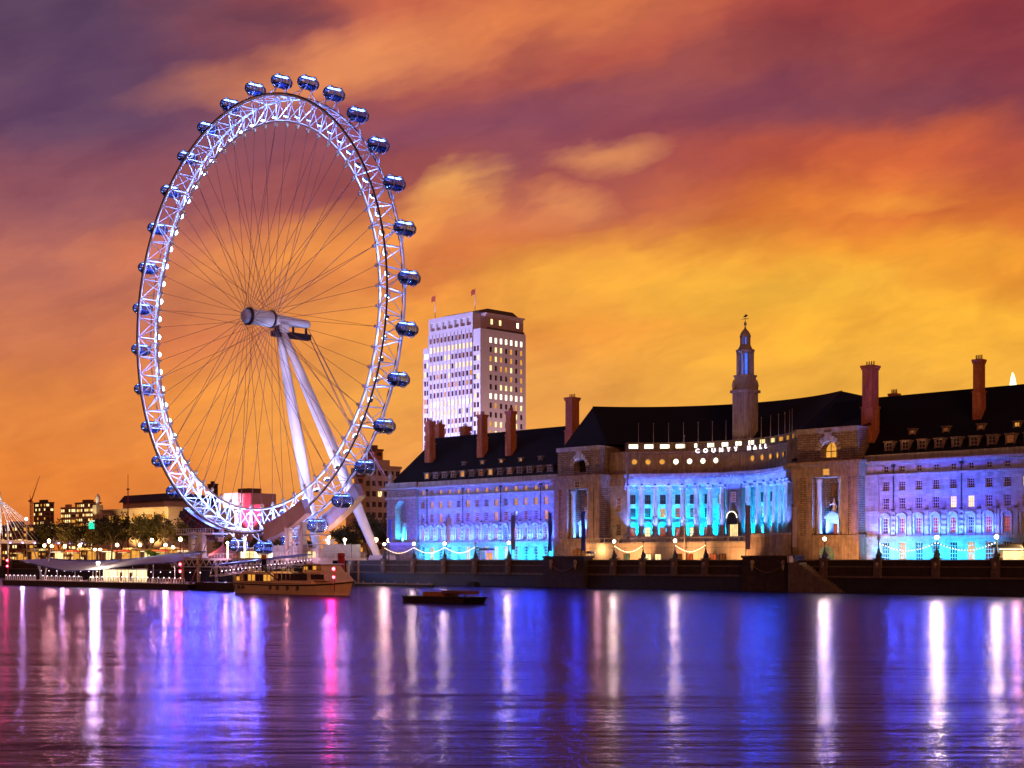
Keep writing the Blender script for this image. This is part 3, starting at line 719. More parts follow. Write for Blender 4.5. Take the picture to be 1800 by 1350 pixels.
    ar.box(cx-1.85, cx+1.85, PY-0.35, PY-0.285, 8.15, 8.3)
    w = obj('basement_arch', ar, M_TRIMW, hall); obj('pane', o, PANES['dim' if not lit else 'green'], w, fix=False)
    # blue lamps hidden in the recess
    fx = MB(); fx.box(cx-2.2, cx+2.2, PY+0.5, PY+0.75, 12.02, 12.25); obj('floodlight_bar', fx, M_IRON, hall)
    lamp('recess_lamp', 'AREA', (cx, PY+0.9, 12.4), (0.05, 0.22, 1.0), 7500, 5.0, hall, aim=(cx, PY+2.9, 20), size_y=0.5)
    lamp('attic_lamp', 'SPOT', (cx, PY-0.7, 28.35), (0.25, 0.3, 1.0), 2600, 0.3, hall, aim=(cx, PY+0.7, 34), spot=60)
PANES['green'] = glow('greenish_window_light', (0.30, 0.26, 0.10), 0.7, 0.5)
WIN.clear()
PVL, PVR = (-256.9, -241.1), (-183.4, -166.8)
pavilion(*PVL, False); pavilion(*PVR, True)
# flank walls between pavilions and colonnade
for (xa_, xb_) in ((-241.1, -235.4), (-187.6, -183.4)):
    cx = (xa_+xb_)/2; H = [(cx-0.75, cx+0.75, 12.6, 15.6), (cx-0.75, cx+0.75, 18.6, 22.2)]
    b = MB(); wall_grid(b, xa_, xb_, PROM, 25.1, H, lambda s, z, d: (s, 271.2+d, z)); obj('wall', b, M_STONE, hall, fix=False)
    window('flank_window', hall, (cx, 271.2, 12.6), 1.5, 3.0, 'dark', sill=False); window('flank_window', hall, (cx, 271.2, 18.6), 1.5, 3.6, 'dim')
    b = MB(); b.box(xa_, xb_, 270.6, 272.5, 25.1, 27.0); b.box(xa_, xb_, 270.0, 272.5, 27.0, 27.9); b.box(xa_, xb_, 270.9, 273, 27.9, 33.6); obj('flank_attic', b, M_TRIMW, hall)
# colonnade on the arc
TA_ = math.asin(24.5/RA)
def ap(t, r, z=0.0): return (XC + r*math.sin(t), YC + r*math.cos(t), z)
def arc_band(b, r0, r1, z0, z1, t0=-TA_, t1=TA_, n=48):
    for i in range(n):
        a, c = t0+(t1-t0)*i/n, t0+(t1-t0)*(i+1)/n
        b.quad(ap(a,r0,z0), ap(c,r0,z0), ap(c,r0,z1), ap(a,r0,z1), True); b.quad(ap(a,r0,z1), ap(c,r0,z1), ap(c,r1,z1), ap(a,r1,z1)); b.quad(ap(a,r0,z0), ap(a,r1,z0), ap(c,r1,z0), ap(c,r0,z0))
        b.quad(ap(a,r1,z0), ap(a,r1,z1), ap(c,r1,z1), ap(c,r1,z0), True)
    for t in (t0, t1): b.quad(ap(t,r0,z0), ap(t,r0,z1), ap(t,r1,z1), ap(t,r1,z0))
    return b
DT = 2*TA_/16.2; TC = [s*(1.1*DT + DT*k) for s in (-1, 1) for k in range(8)]
TC = [t*TA_/max(abs(q) for q in TC) for t in TC]
bays = sorted(TC); BAY = [(p+q)/2 for p, q in zip(bays[:-1], bays[1:]) if q-p < 0.2]
RB = RA+2.6
holes = []
for t in BAY:
    s = t*RB
    holes += [(s-0.75, s+0.75, 12.4, 14.8), (s-0.72, s+0.72, 17.2, 19.6), (s-0.72, s+0.72, 20.6, 23.0)]
b = MB(); wall_grid(b, -(TA_+0.03)*RB, (TA_+0.03)*RB, 11.0, 25.2, holes, lambda s, z, d: ap(s/RB, RB+d, z), step=1.2); obj('curved_wall', b, M_STONE, hall, fix=False)
for k, t in enumerate(BAY):
    p = lambda z: ap(t, RB, z)
    window('entrance_window', hall, p(12.4), 1.5, 2.4, 'red' if k % 3 != 1 else 'bright', -t, nv=1, nh=2, sill=False, fm=M_FRAMED)
    window('colonnade_window', hall, p(17.2), 1.44, 2.4, ['dim', 'dark', 'warm', 'red'][(k*5) % 4] if k > 1 else 'dark', -t, fm=M_FRAMED)
    window('colonnade_window', hall, p(20.6), 1.44, 2.4, 'bright' if k == 6 else 'dark', -t, nv=2, nh=3, fm=M_FRAMED)
    h = MB()
    for s in (-1, 1): h.box(s*0.95-0.14, s*0.95+0.14, -0.4, -0.003, 0, 2.6)
    aa = [(1.2*math.cos(math.pi*q/10), 2.6+1.35*math.sin(math.pi*q/10)) for q in range(11)]; a2 = [(0.85*math.cos(math.pi*q/10), 2.6+1.0*math.sin(math.pi*q/10)) for q in range(11)]
    for q in range(10): h.prism([aa[q], aa[q+1], a2[q+1], a2[q]], 'y', -0.5, -0.003)
    if k == 0: EH = h.mesh('entrance_hood', M_TRIM)
    inst('entrance_hood', EH, hall, p(12.3), -t)
cb = MB(); cb.box(-0.95, 0.95, -0.95, 0.95, 0, 0.35)
cb.lathe((0,0,0.35), [(0.92, 0), (0.92, 0.2), (0.78, 0.35), (0.80, 0.5), (0.76, 0.6), (0.77, 4.2), (0.72, 8.0), (0.63, 11.4), (0.70, 11.5), (0.72, 11.7), (0.80, 12.0)], 20)
for s in (-1, 1):
    for yy in (-0.72, 0.34): 
        cb.lathe((s*0.78, yy+0.19, 12.05), [(0.05, -0.36), (0.36, -0.3), (0.36, 0.2), (0.2, 0.3)], 10)
cb.box(-0.95, 0.95, -0.92, 0.92, 12.35, 12.75)
COLM = cb.mesh('column', M_TRIM)
for t in TC: inst('column', COLM, hall, ap(t, RA, 12.4), -t)
# centre pier with an arched opening and dark awning
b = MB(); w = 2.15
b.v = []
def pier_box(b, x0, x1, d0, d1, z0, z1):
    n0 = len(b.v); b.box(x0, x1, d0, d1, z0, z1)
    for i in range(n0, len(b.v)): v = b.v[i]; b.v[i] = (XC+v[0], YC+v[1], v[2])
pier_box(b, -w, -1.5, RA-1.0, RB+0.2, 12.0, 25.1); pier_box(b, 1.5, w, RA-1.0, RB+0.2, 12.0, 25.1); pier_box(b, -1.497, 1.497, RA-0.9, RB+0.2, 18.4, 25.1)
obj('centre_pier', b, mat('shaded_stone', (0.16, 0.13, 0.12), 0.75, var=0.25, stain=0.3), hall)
window('pier_window', hall, ap(0, RA-0.9-0.34, 20.7), 1.4, 2.4, 'dim', sill=False)
b = MB()
for q in range(12):
    a0, a1 = math.pi*q/12, math.pi*(q+1)/12
    P_ = lambda a, y: (XC+1.5*math.cos(a), YC+y, 16.8+1.5*math.sin(a))
    b.quad(P_(a0, RA-1.6), P_(a1, RA-1.6), P_(a1, RA-0.2), P_(a0, RA-0.2)); 
b.poly([(XC+1.5*math.cos(math.pi*q/12), YC+RA-1.6, 16.8+1.5*math.sin(math.pi*q/12)) for q in range(13)] + [(XC-1.5, YC+RA-1.75, 15.2), (XC+1.5, YC+RA-1.75, 15.2)])
obj('awning', b, M_IRON, hall, fix=False)
b = MB(); b.path([(XC+1.56*math.cos(math.pi*q/16), YC+RA-1.68, 16.8+1.56*math.sin(math.pi*q/16)) for q in range(17)], 0.10, 6); obj('awning_light', b, PANES['white'], hall)
b = MB(); b.box(XC-1.49, XC+1.49, YC+RA-0.2, YC+RA-0.1, 12.1, 15.3); e = obj('entrance', b, PANES['bright'], hall)
b = MB()
for x in (-0.9, -0.3, 0.3, 0.9): b.box(XC+x-0.06, XC+x+0.06, YC+RA-0.34, YC+RA-0.22, 12.1, 15.3)
obj('door_frame', b, M_FRAMED, e)
# podium, entablature, attic
b = arc_band(MB(), RA-1.3, RB+2, PROM, 11.6); arc_band(b, RA-1.6, RB+0.3, 11.6, 12.35); obj('podium', b, M_TRIM, hall)
b = arc_band(MB(), RA-0.95, RB+1, 25.15, 26.6); arc_band(b, RA-1.3, RB+1, 26.6, 27.2); arc_band(b, RA-2.0, RB+1, 27.2, 28.0)
n = 60
for i in range(n):
    t = -TA_ + 2*TA_*(i+0.5)/n; q = ap(t, RA-1.6, 26.75); b.rbox((q[0], q[1], 26.8), (0.35, 0.5, 0.39), -t)
obj('entablature', b, M_STONE, hall)
b = arc_band(MB(), RA-0.4, RB+1, 28.0, 29.2); arc_band(b, RA-0.1, RB+1.2, 29.2, 33.2); arc_band(b, RA-0.6, RB+1.1, 33.2, 33.7); obj('attic', b, M_TRIMW, hall)
# round windows
pr = MB(); pr.path([(0.80*math.cos(2*math.pi*k/20), -0.1, 0.80*math.sin(2*math.pi*k/20)) for k in range(20)], 0.18, 6, closed=True); PRM = pr.mesh('porthole', M_TRIM)
PPM = {}
for k_, m_ in (('lit', 'white'), ('dim', 'warm')):
    pp = MB(); pp.poly([(0.72*math.cos(2*math.pi*k/20), -0.03, 0.72*math.sin(2*math.pi*k/20)) for k in range(20)]); pp.box(-0.02, 0.02, -0.028, -0.026, -0.5, 0.5); PPM[k_] = pp.mesh('pane', PANES[m_], fix=False)
mid = [(p+q)/2 for p, q in zip(bays[:-1], bays[1:])]
for k, t in enumerate(mid):
    if abs(t) < 0.03: continue
    o = inst('porthole', PRM, hall, ap(t, RA-0.12, 31.1), -t); inst('pane', PPM['lit' if 3 <= k <= 6 else 'dim'], o, (0,0,0), local=True)
# lit clerestory over the attic
b = arc_band(MB(), RA+1.2, RB+2, 33.7, 35.75); arc_band(b, RA+0.7, RB+2, 35.75, 36.0); obj('clerestory_wall', b, M_TRIMW, hall)
for k in range(15):
    t = -TA_*0.94 + TA_*1.88*k/14
    wdt = 2.5 if k < 4 else (0.9 if k == 4 else 2.0)
    f, s, ps = window_meshes(wdt, 1.2, 0 if k < 5 else 2, 0, False, M_FRAMED)
    o = inst('clerestory_window', f, hall, ap(t, RA+1.2-0.36, 34.45), -t); inst('pane', ps['white' if k < 9 else ('bright' if k < 11 else 'warm')], o, (0,0,0), local=True)
# roof over the arc
def arc_roof(t0, t1, n=40):
    re, rr, rb_, ze, zr = RB+0.6, RB+12.4, RB+24, 35.7, 46.3
    b = MB()
    T = [t0+(t1-t0)*i/n for i in range(n+1)]
    for a, c in zip(T[:-1], T[1:]):
        b.quad(ap(a,re,ze), ap(c,re,ze), ap(c,rr,zr), ap(a,rr,zr)); b.quad(ap(a,rr,zr), ap(c,rr,zr), ap(c,rb_,ze), ap(a,rb_,ze))
        b.quad(ap(a,rr,zr), ap(c,rr,zr), ap(c,rr+0.3,zr+0.25), ap(a,rr+0.3,zr+0.25))
    # hipped ends
    xl = -257.5; b.quad(ap(t0,re,ze), ap(t0,rr,zr), (xl, FY+14, ze), (xl, FY+1.0, ze)); b.poly([ap(t0,rr,zr), ap(t0,rb_,ze), (xl, FY+14, ze)])
    e0 = ap(t1, re, ze); r0 = ap(t1, rr, zr)
    xr = -166.5; b.quad(e0, (xr, FY+1.0, ze), (xr-4, FY+13, 42.3), r0); b.quad(r0, (xr-4, FY+13, 42.3), (xr, FY+26, ze), ap(t1,rb_,ze))
    b.poly([(xr, FY+1.0, ze), (xr, FY+26, ze), (xr-4, FY+13, 42.3)])
    return b
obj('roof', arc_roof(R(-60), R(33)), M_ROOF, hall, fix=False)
# flagpoles on the attic
fp = MB(); fp.tube((0,0,0), (0,0,7.0), 0.09, 0.045, 6); fp.ball((0,0,7.05), 0.13, 6, 4); FPM = fp.mesh('flagpole', M_TRIM)
for k in range(15):
    t = -TA_*0.90 + TA_*1.85*k/14; inst('flagpole', FPM, hall, ap(t, RA+0.25, 33.7))
# sign letters along the attic, one piece of lettering each
def letters(txt, t0, dt, z, size):
    for i, ch in enumerate(txt):
        if ch == ' ': continue
        cu = bpy.data.curves.new('sign_letter', 'FONT'); cu.body = ch; cu.size = size; cu.extrude = 0.12; cu.offset = 0.035; cu.align_x = 'CENTER'
        o = bpy.data.objects.new('tmp', cu); S.collection.objects.link(o)
        dg = bpy.context.evaluated_depsgraph_get(); me = bpy.data.meshes.new_from_object(o.evaluated_get(dg)); bpy.data.objects.remove(o)
        for v in me.vertices: v.co = (v.co.x, -v.co.z, v.co.y)
        me.name = 'sign_letter'; me.materials.clear(); me.materials.append(M_SIGN)
        t = t0 + dt*i; o2 = inst('sign_letter', me, hall, ap(t, RA-0.95, z), -t)
LT0, LDT = (-0.3310, 0.0707)
M_SIGN = glow('lit_sign_letter', (1.0, 0.86, 0.95), 3.0)
letters('COUNTY HALL', LT0, LDT, 33.1, 1.4)
b = arc_band(MB(), RA-1.0, RA-0.75, 32.92, 33.02, LT0-0.03, LT0+10.4*LDT, 20)
for i in range(5):
    t = LT0+2.5*LDT*i; q = ap(t, RA-0.8, 32.6); b.rbox((q[0], q[1], 32.6), (0.12, 0.5, 0.33), -t)
obj('sign_rail', b, M_IRON, hall)
# chimneys: tapered brick stack, string, cap, pots
def chimney(px, wy, zb, zt, w, band=0.45):
    x = bx(px, wy); b = MB(); h = zt-zb
    b.rbox((x, wy, zb), (w*1.12, w*1.25, h*band)); b.rbox((x, wy, zb+h*band), (w*1.26, w*1.4, 0.35)); b.rbox((x, wy, zb+h*band+0.35), (w, w*1.15, h*(1-band)-0.35-0.9))
    b.rbox((x, wy, zt-0.9), (w*1.16, w*1.3, 0.45)); b.rbox((x, wy, zt-0.45), (w*1.28, w*1.42, 0.45))
    c = obj('chimney', b, M_BRICK, hall)
    for i in range(4):
        p = MB(); p.lathe((x-w*0.36+w*0.24*i, wy, zt), [(0.15, 0), (0.12, 0.9), (0.15, 0.95)], 8); obj('chimney_pot', p, M_BRICK, c)
    return c
for (px, wy, yb, yt, w) in ((756, 275.5, 806, 741, 1.9), (773, 285, 772, 746, 1.8), (818, 285, 766, 750, 2.0), (848, 276.5, 797, 729, 1.9), (898, 276.5, 794, 723, 1.9),
                            (1006, 274.5, 800, 699, 2.4), (1530, 273.5, 770, 643, 2.4), (1721, 277, 728, 632, 1.7), (1572, 284, 702, 692, 1.6)):
    x = bx(px, wy); chimney(px, wy, hz(yb, x, wy)-1.2, hz(yt, x, wy), w)
# lantern tower on the centre of the arc
LXC, LYC = -211.6, 288.0
def slim(o):
    for v in o.data.vertices: v.co.x *= 0.86; v.co.y *= 0.86
    return o
lan = slim(obj('lantern_tower', MB().box(LXC-2.6, LXC+2.6, LYC-2.6, LYC+2.6, 34, 47.6), M_TRIM, hall))
b = MB(); b.box(LXC-3.1, LXC+3.1, LYC-3.1, LYC+3.1, 47.6, 48.3); b.box(LXC-2.4, LXC+2.4, LYC-2.4, LYC+2.4, 48.3, 49.4); b.box(LXC-2.2, LXC+2.2, LYC-2.2, LYC+2.2, 49.4, 51.6); b.box(LXC-2.4, LXC+2.4, LYC-2.4, LYC+2.4, 51.6, 52.0)
for sx in (-1, 1):
    for sy in (-1, 1): b.lathe((LXC+sx*2.35, LYC+sy*2.35, 48.3), [(0.4, 0), (0.4, 0.6), (0.55, 1.2), (0.3, 2.0), (0.1, 2.6)], 8)
for k in range(5):
    x = LXC-2.6+5.2*(k+0.5)/5; b.box(x-0.22, x+0.22, LYC-2.75, LYC-2.602, 36, 47.6); b.box(LXC+2.602, LXC+2.75, LYC-2.6+5.2*(k+0.5)/5-0.22, LYC-2.6+5.2*(k+0.5)/5+0.22, 36, 47.6)
slim(obj('tower_plinth', b, M_TRIM, lan))
b = MB()
for k in range(8):
    a = 2*math.pi*(k+0.5)/8; b.rbox((LXC+2.0*math.cos(a), LYC+2.0*math.sin(a), 52.0), (0.75, 0.55, 5.7), a)
    b.lathe((LXC+2.35*math.cos(a), LYC+2.35*math.sin(a), 52.0), [(0.22, 0), (0.2, 5.0), (0.28, 5.7)], 8)
b.lathe((LXC, LYC, 57.3), [(1.9, 0), (2.6, 0.4), (2.75, 0.9), (2.2, 1.0), (1.85, 1.5), (1.5, 2.2)], 16); slim(obj('lantern_stage', b, M_TRIM, lan))
M_BLUEL = glow('blue_lantern_light', (0.05, 0.16, 1.0), 1.6, 0.4)
b = MB(); b.lathe((LXC, LYC, 52.0), [(1.0, 0), (1.0, 5.4)], 12); slim(obj('lantern_light', b, M_BLUEL, lan))
b = MB()
for k in range(8):
    a = 2*math.pi*(k+0.5)/8; b.rbox((LXC+1.28*math.cos(a), LYC+1.28*math.sin(a), 59.5), (0.35, 0.6, 1.9), a)
b.lathe((LXC, LYC, 61.3), [(1.3, 0), (1.65, 0.15), (1.6, 0.4), (1.4, 0.9), (0.9, 1.6), (0.35, 2.1), (0.2, 2.6), (0.12, 2.8), (0.42, 3.2), (0.4, 3.5), (0.1, 4.0), (0.06, 4.4), (0.04, 5.9)], 14); slim(obj('cupola', b, M_TRIM, lan))
b = MB(); b.lathe((LXC, LYC, 59.5), [(0.7, 0), (0.7, 1.8)], 10); slim(obj('cupola_light', b, M_BLUEL, lan))
b = MB(); b.tube((LXC-0.9, LYC-0.3, 65.9), (LXC+0.9, LYC+0.3, 65.9), 0.06, n=5); b.tube((LXC-0.2, LYC+0.6, 65.9), (LXC+0.2, LYC-0.6, 65.9), 0.06, n=5); b.prism([(LXC-0.7, 66.4), (LXC+0.3, 66.3), (LXC+0.8, 66.7), (LXC+0.2, 67.0)], 'y', LYC-0.04, LYC+0.04); obj('weather_vane', b, M_IRON, lan)
# low terrace before the colonnade
tx0, tx1, ty = -238.5, -186.5, 259.5
b = MB(); b.box(tx0, tx1, ty, YC+RA*0.62, PROM, 10.4); obj('terrace', b, M_RENDER, hall)
b = MB(); b.box(tx0, tx1, ty-0.15, ty+0.3, 10.4, 10.75); b.box(tx0, tx1, ty-0.1, ty-0.003, 9.3, 9.5)
for i in range(36): x = tx0+(tx1-tx0)*i/35; b.box(x-0.03, x+0.03, ty+0.1, ty+0.16, 10.75, 11.7)
b.box(tx0, tx1, ty+0.1, ty+0.16, 11.7, 11.8); obj('terrace_coping', b, M_TRIM, hall)
for px, p in ((1102, 'green'), (1140, 'bright'), (1157, 'bright'), (1194, 'dim'), (1213, 'red'), (1254, 'red'), (1271, 'dim')):
    window('terrace_window', hall, (bx(px, ty), ty-0.36, 6.4), 1.9, 1.6, p, nv=1, nh=0, sill=False, fm=M_IRON)
b = MB(); b.box(-189.4, -183.6, 258.6, 266.8, PROM, 12.2); obj('stair_block', b, M_TRIMW, hall)
b = MB(); b.box(-189.7, -183.3, 258.3, 258.597, 11.6, 12.3); b.box(-189.7, -183.3, 258.6, 266.7, 12.2, 12.5); obj('stair_coping', b, M_TRIM, hall)
# ------------------------------------------------------------------ floodlighting of the front
def strip(x0, x1, y, z, aim, col, p, depth=0.35, name='facade_flood', spread=130):
    n = max(1, round((x1-x0)/16)); L = (x1-x0)/n
    for i in range(n):
        xc = x0+L*(i+0.5); lamp(name, 'AREA', (xc, y, z), col, p*L/16, L*0.96, hall, aim=(xc, aim[0], aim[1]), size_y=depth, spread=spread)
    m = MB()
    k = max(2, round((x1-x0)/3.8))
    for i in range(k): x = x0+(x1-x0)*(i+0.5)/k; m.box(x-0.25, x+0.25, y-0.2, y+0.1, z-0.45, z-0.12)
    for i in range(k): x = x0+(x1-x0)*(i+0.5)/k; 
    return m
CYAN, BLUE, VIO = (0.01, 0.42, 1.0), (0.06, 0.14, 1.0), (0.06, 0.07, 1.0)
for (a, c) in ((-313, -290), (-285, -259), (-164.5, -138)):
    strip(a, c, FY-2.6, 6.0, (FY, 10.0), CYAN, 5200)
for (a, c) in ((-313, -258), (-164.5, -136)):
    strip(a, c, FY-1.3, 11.9, (FY, 17.5), BLUE, 4200)
    strip(a, c, FY-9.0, 6.2, (FY, 21), VIO, 5400, 0.6, spread=75)
strip(-326.5, -314, FP-3.0, 6.2, (FP, 20), VIO, 2600, spread=80)
lamp('niche_lamp', 'AREA', (xm, FP+1.2, 12.1), (0.03, 0.45, 1.0), 4200, 3.6, hall, aim=(xm, FP+1.6, 20), size_y=0.6)
for t in BAY:
    lamp('hood_lamp', 'AREA', ap(t, RB-0.7, 16.9), (0.0, 0.45, 1.0), 900, 1.0, hall, aim=ap(t, RB-0.2, 24), size_y=0.3)
for t in TC:
    lamp('bay_lamp', 'AREA', ap(t, RA+1.1, 12.6), (0.0, 0.40, 1.0), 2900, 1.3, hall, aim=ap(t, RB, 18.5), size_y=0.5)
    q = ap(t, RA-3.4, 12.7); lamp('column_lamp', 'SPOT', q, (0.16, 0.26, 1.0), 14000, 0.2, hall, aim=ap(t, RA-0.6, 20.5), spot=62)
for i in range(9):
    t = -TA_*0.92+TA_*1.84*i/8; lamp('frieze_lamp', 'AREA', ap(t, RA-2.6, 24.0), (0.04, 0.12, 1.0), 1100, 5.0, hall, aim=ap(t, RA-1.0, 27.2), size_y=0.3)

# added blue spots with housings, aimed outward to put blue reflections on the water
fh = MB(); fh.box(-0.3, 0.3, -0.28, -0.02, 0.0, 0.34); FHM = fh.mesh('added_spot_box', M_IRON)
def ledge(p, rz, e, col):
    inst('added_spot_box', FHM, hall, p, rz); a = Vector(p)+Vector((math.sin(rz)*0.45, -math.cos(rz)*0.45, 0.2))
    lamp("added_river_spot", "SPOT", a, (col[0]*2, col[1]*1.7, col[2]), e*1.7, 0.5, hall, aim=(a.x+math.sin(rz)*30+4, a.y-math.cos(rz)*30, a.z-5), spot=140)
for i, x in enumerate(COL_L):
    if i % 2 == 0 or i > 8: ledge((x+1.9, FY-0.25, 17.0), 0.0, 900 if i > 7 else 350, (0.03, 0.10, 1.0))
for i, x in enumerate(COL_R[:8]): ledge((x+1.95, FY-0.25, 17.0), 0.0, 900, (0.05, 0.12, 1.0))
for i, t in enumerate(TC): ledge(ap(t, RA-1.0, 25.2), -t, 1100 if t > 0 else 520, (0.02, 0.14, 1.0))
for x in (-248.5, -174.6): ledge((x, PY-0.3, 24.62), 0.0, 1500, (0.02, 0.08, 1.0))
# ================================================================== office tower behind the hall
TX1, TY0 = -439.0, 412.0          # corner nearest the river on the right
TW, TD = 36.5, 27.0
tower = thing('office_tower', (TX1-TW/2, TY0+TD/2, PROM), 'tall pale stone office tower with rows of lit windows behind the dark roofs', 'tower')
M_TOWER = mat('pale_tower_stone', (0.56, 0.52, 0.52), 0.7, var=0.06, scale=0.15, stain=0.12)
M_TTRIM = mat('tower_crown_metal', (0.10, 0.07, 0.06), 0.6, var=0.2)
ZT, FLH = 110.0, 3.95
rt = random.Random(3)
tm = {}
def tower_pane(k):
    if k not in tm:
        p = MB(); p.box(-0.62, 0.62, -0.02, 0.02, 0, 2.2); p.box(-0.62, 0.62, -0.05, -0.02, 1.02, 1.1); tm[k] = p.mesh('window', PANES[k])
    return tm[k]
def face(ncol, nrow, s0, s1, ztop, P, rz, lit_rows, individual, stuffb, dens):
    holes = []; pitch = (s1-s0)/ncol
    for r in range(nrow):
        z1 = ztop-1.1-r*FLH; z0 = z1-2.2
        for c in range(ncol):
            x = s0+pitch*(c+0.5); holes.append((x-0.68, x+0.68, z0-0.03, z1+0.03))
            q = rt.random()
            k = lit_rows.get(r) or ('bright' if q < dens[0] else 'warm' if q < dens[0]+dens[1] else 'dim' if q < 0.7 else 'dark')
            if isinstance(k, tuple): k = k[0] if q < 0.75 else k[1]
            if individual: inst('window', tower_pane(k), tower, P(x, z0, 0.25), rz)
            else:
                stuffb.setdefault(k, []).append((x, z0))
    return holes
fx = lambda s, z, d: (s, TY0+d, z)
sx = lambda s, z, d: (TX1-d, s, z)
xl, xr = TX1-TW, TX1
holes_side = face(7, 14, TY0+4.6, TY0+TD-1.2, ZT-8.2, sx, math.pi/2, {0: 'white', 6: ('white', 'white')}, True, None, (0.3, 0.4))
LR = {1: ('bright', 'white'), 3: ('bright', 'dark'), 7: ('white', 'bright'), 8: ('bright', 'dark'), 11: ('bright', 'dark')}
b = MB(); wall_grid(b, TY0, TY0+TD, PROM, ZT-6.0, holes_side, sx, 0.5); obj('wall', b, M_TOWER, tower, fix=False)
st = {}
hm = face(12, 18, xl+3.8, xr-4.6, ZT-6.2, fx, 0, LR, False, st, (0.12, 0.08))
hc = face(2, 18, xr-4.4, xr-0.5, ZT-8.2, fx, 0, {0: 'bright'}, False, st, (0.15, 0.05))
hl = face(2, 17, xl+0.3, xl+3.6, ZT-12.5, fx, 0, {0: 'white'}, False, st, (0.15, 0.05))
b = MB(); wall_grid(b, xl, xr, PROM, ZT-11.0, [h for h in hm+hc+hl if h[3] < ZT-11.0], fx, 0.5)
wall_grid(b, xl+3.7, xr, ZT-11.0, ZT-6.0, [h for h in hm+hc if h[2] > ZT-11.0 and h[3] < ZT-6], fx, 0.5)
b.quad((xl,TY0,PROM), (xl,TY0,ZT-11), (xl,TY0+TD,ZT-11), (xl,TY0+TD,PROM)); b.quad((xl,TY0,ZT-11), (xl+3.7,TY0,ZT-11), (xl+3.7,TY0+TD,ZT-11), (xl,TY0+TD,ZT-11))
b.quad((xl+3.7,TY0,ZT-11), (xl+3.7,TY0,ZT-6), (xl+3.7,TY0+TD,ZT-6), (xl+3.7,TY0+TD,ZT-11)); b.quad((xl+3.7,TY0,ZT-6), (xr,TY0,ZT-6), (xr,TY0+TD,ZT-6), (xl+3.7,TY0+TD,ZT-6))
b.quad((xl,TY0+TD,PROM), (xl,TY0+TD,ZT-6), (xr,TY0+TD,ZT-6), (xr,TY0+TD,PROM))
obj('wall', b, M_TOWER, tower, fix=False)
# the front windows read as one mass of small lights
flat = [(x, z, k) for k, l in st.items() for x, z in l]
rest = {}
for (x, z, k) in flat: rest.setdefault(k, []).append((x, z))
b = MB(); mats = []; fm = []
for k, l in rest.items():
    mats.append(PANES[k])
    for (x, z) in l:
        n0 = len(b.f); b.box(x-0.62, x+0.62, TY0+0.23, TY0+0.27, z, z+2.2); fm += [len(mats)-1]*(len(b.f)-n0)
o = obj('window', b, None, tower)
for m_ in mats: o.data.materials.append(m_)
for p_, i_ in zip(o.data.polygons, fm): p_.material_index = i_
o['kind'] = 'stuff'
# vertical ribs of the front
b = MB()
pitch = (xr-4.6-xl-3.8)/12
for c in range(13): x = xl+3.8+pitch*c; b.box(x-0.16, x+0.16, TY0-0.4, TY0-0.003, PROM, ZT-6.0)
b.box(xr-4.7, xr-4.5, TY0-0.4, TY0-0.004, PROM, ZT-9); obj('pilaster', b, M_TOWER, tower)
# crown: open square bays over the front, plant storeys, copper roof
cx0, cx1, cy1 = xl+3.7, xr-4.7, TY0+TD
holes = []
for c in range(7):
    x = cx0+0.5+(cx1-cx0-1)*(c+0.5)/7; holes.append((x-1.35, x+1.35, ZT-4.0, ZT-0.6))
b = MB(); wall_grid(b, cx0, cx1, ZT-6.0, ZT+1.4, holes, fx, 1.2)
b.quad((cx1,TY0,ZT-6), (cx1,TY0+4.5,ZT-6), (cx1,TY0+4.5,ZT+1.4), (cx1,TY0,ZT+1.4)); b.quad((cx0,TY0,ZT-6), (cx0,TY0,ZT+1.4), (cx0,TY0+TD,ZT+1.4), (cx0,TY0+TD,ZT-6)); b.quad((cx0,TY0,ZT+1.4), (cx1,TY0,ZT+1.4), (cx1,TY0+TD,ZT+1.4), (cx0,TY0+TD,ZT+1.4))
obj('crown', b, M_TOWER, tower, fix=False)
M_TPINK = mat('pink_tower_stone', (0.42, 0.30, 0.27), 0.7, var=0.08, scale=0.3)
b = MB(); b.box(cx1+0.003, xr-1.5, TY0+4.5, cy1, ZT-6.0, ZT+0.6); b.box(cx1, xr-0.8, TY0+4.2, cy1+0.3, ZT+0.6, ZT+1.2); c2 = obj('plant_storey', b, M_TPINK, tower)
for y in (TY0+8, TY0+13, TY0+23.5): inst('window', tower_pane('bright' if y < TY0+20 else 'white'), c2, (xr-1.47, y, ZT-3.4), math.pi/2)
b = MB(); b.box(cx1+0.2, xr-0.3, TY0+5.0, cy1-0.5, ZT-6.0, ZT-5.0); b.box(cx1+0.2, xr+0.2, TY0+4.4, cy1-4, ZT-5.9, ZT-5.6); obj('balcony_rail', b, M_TTRIM, tower)
b = MB(); b.prism([(TY0+1.5, ZT+1.41), (TY0+TD-1, ZT+1.41), (TY0+TD-5, ZT+3.4), (TY0+7, ZT+3.4)], 'x', cx0+3, xr-3); obj('roof', b, M_TTRIM, tower)
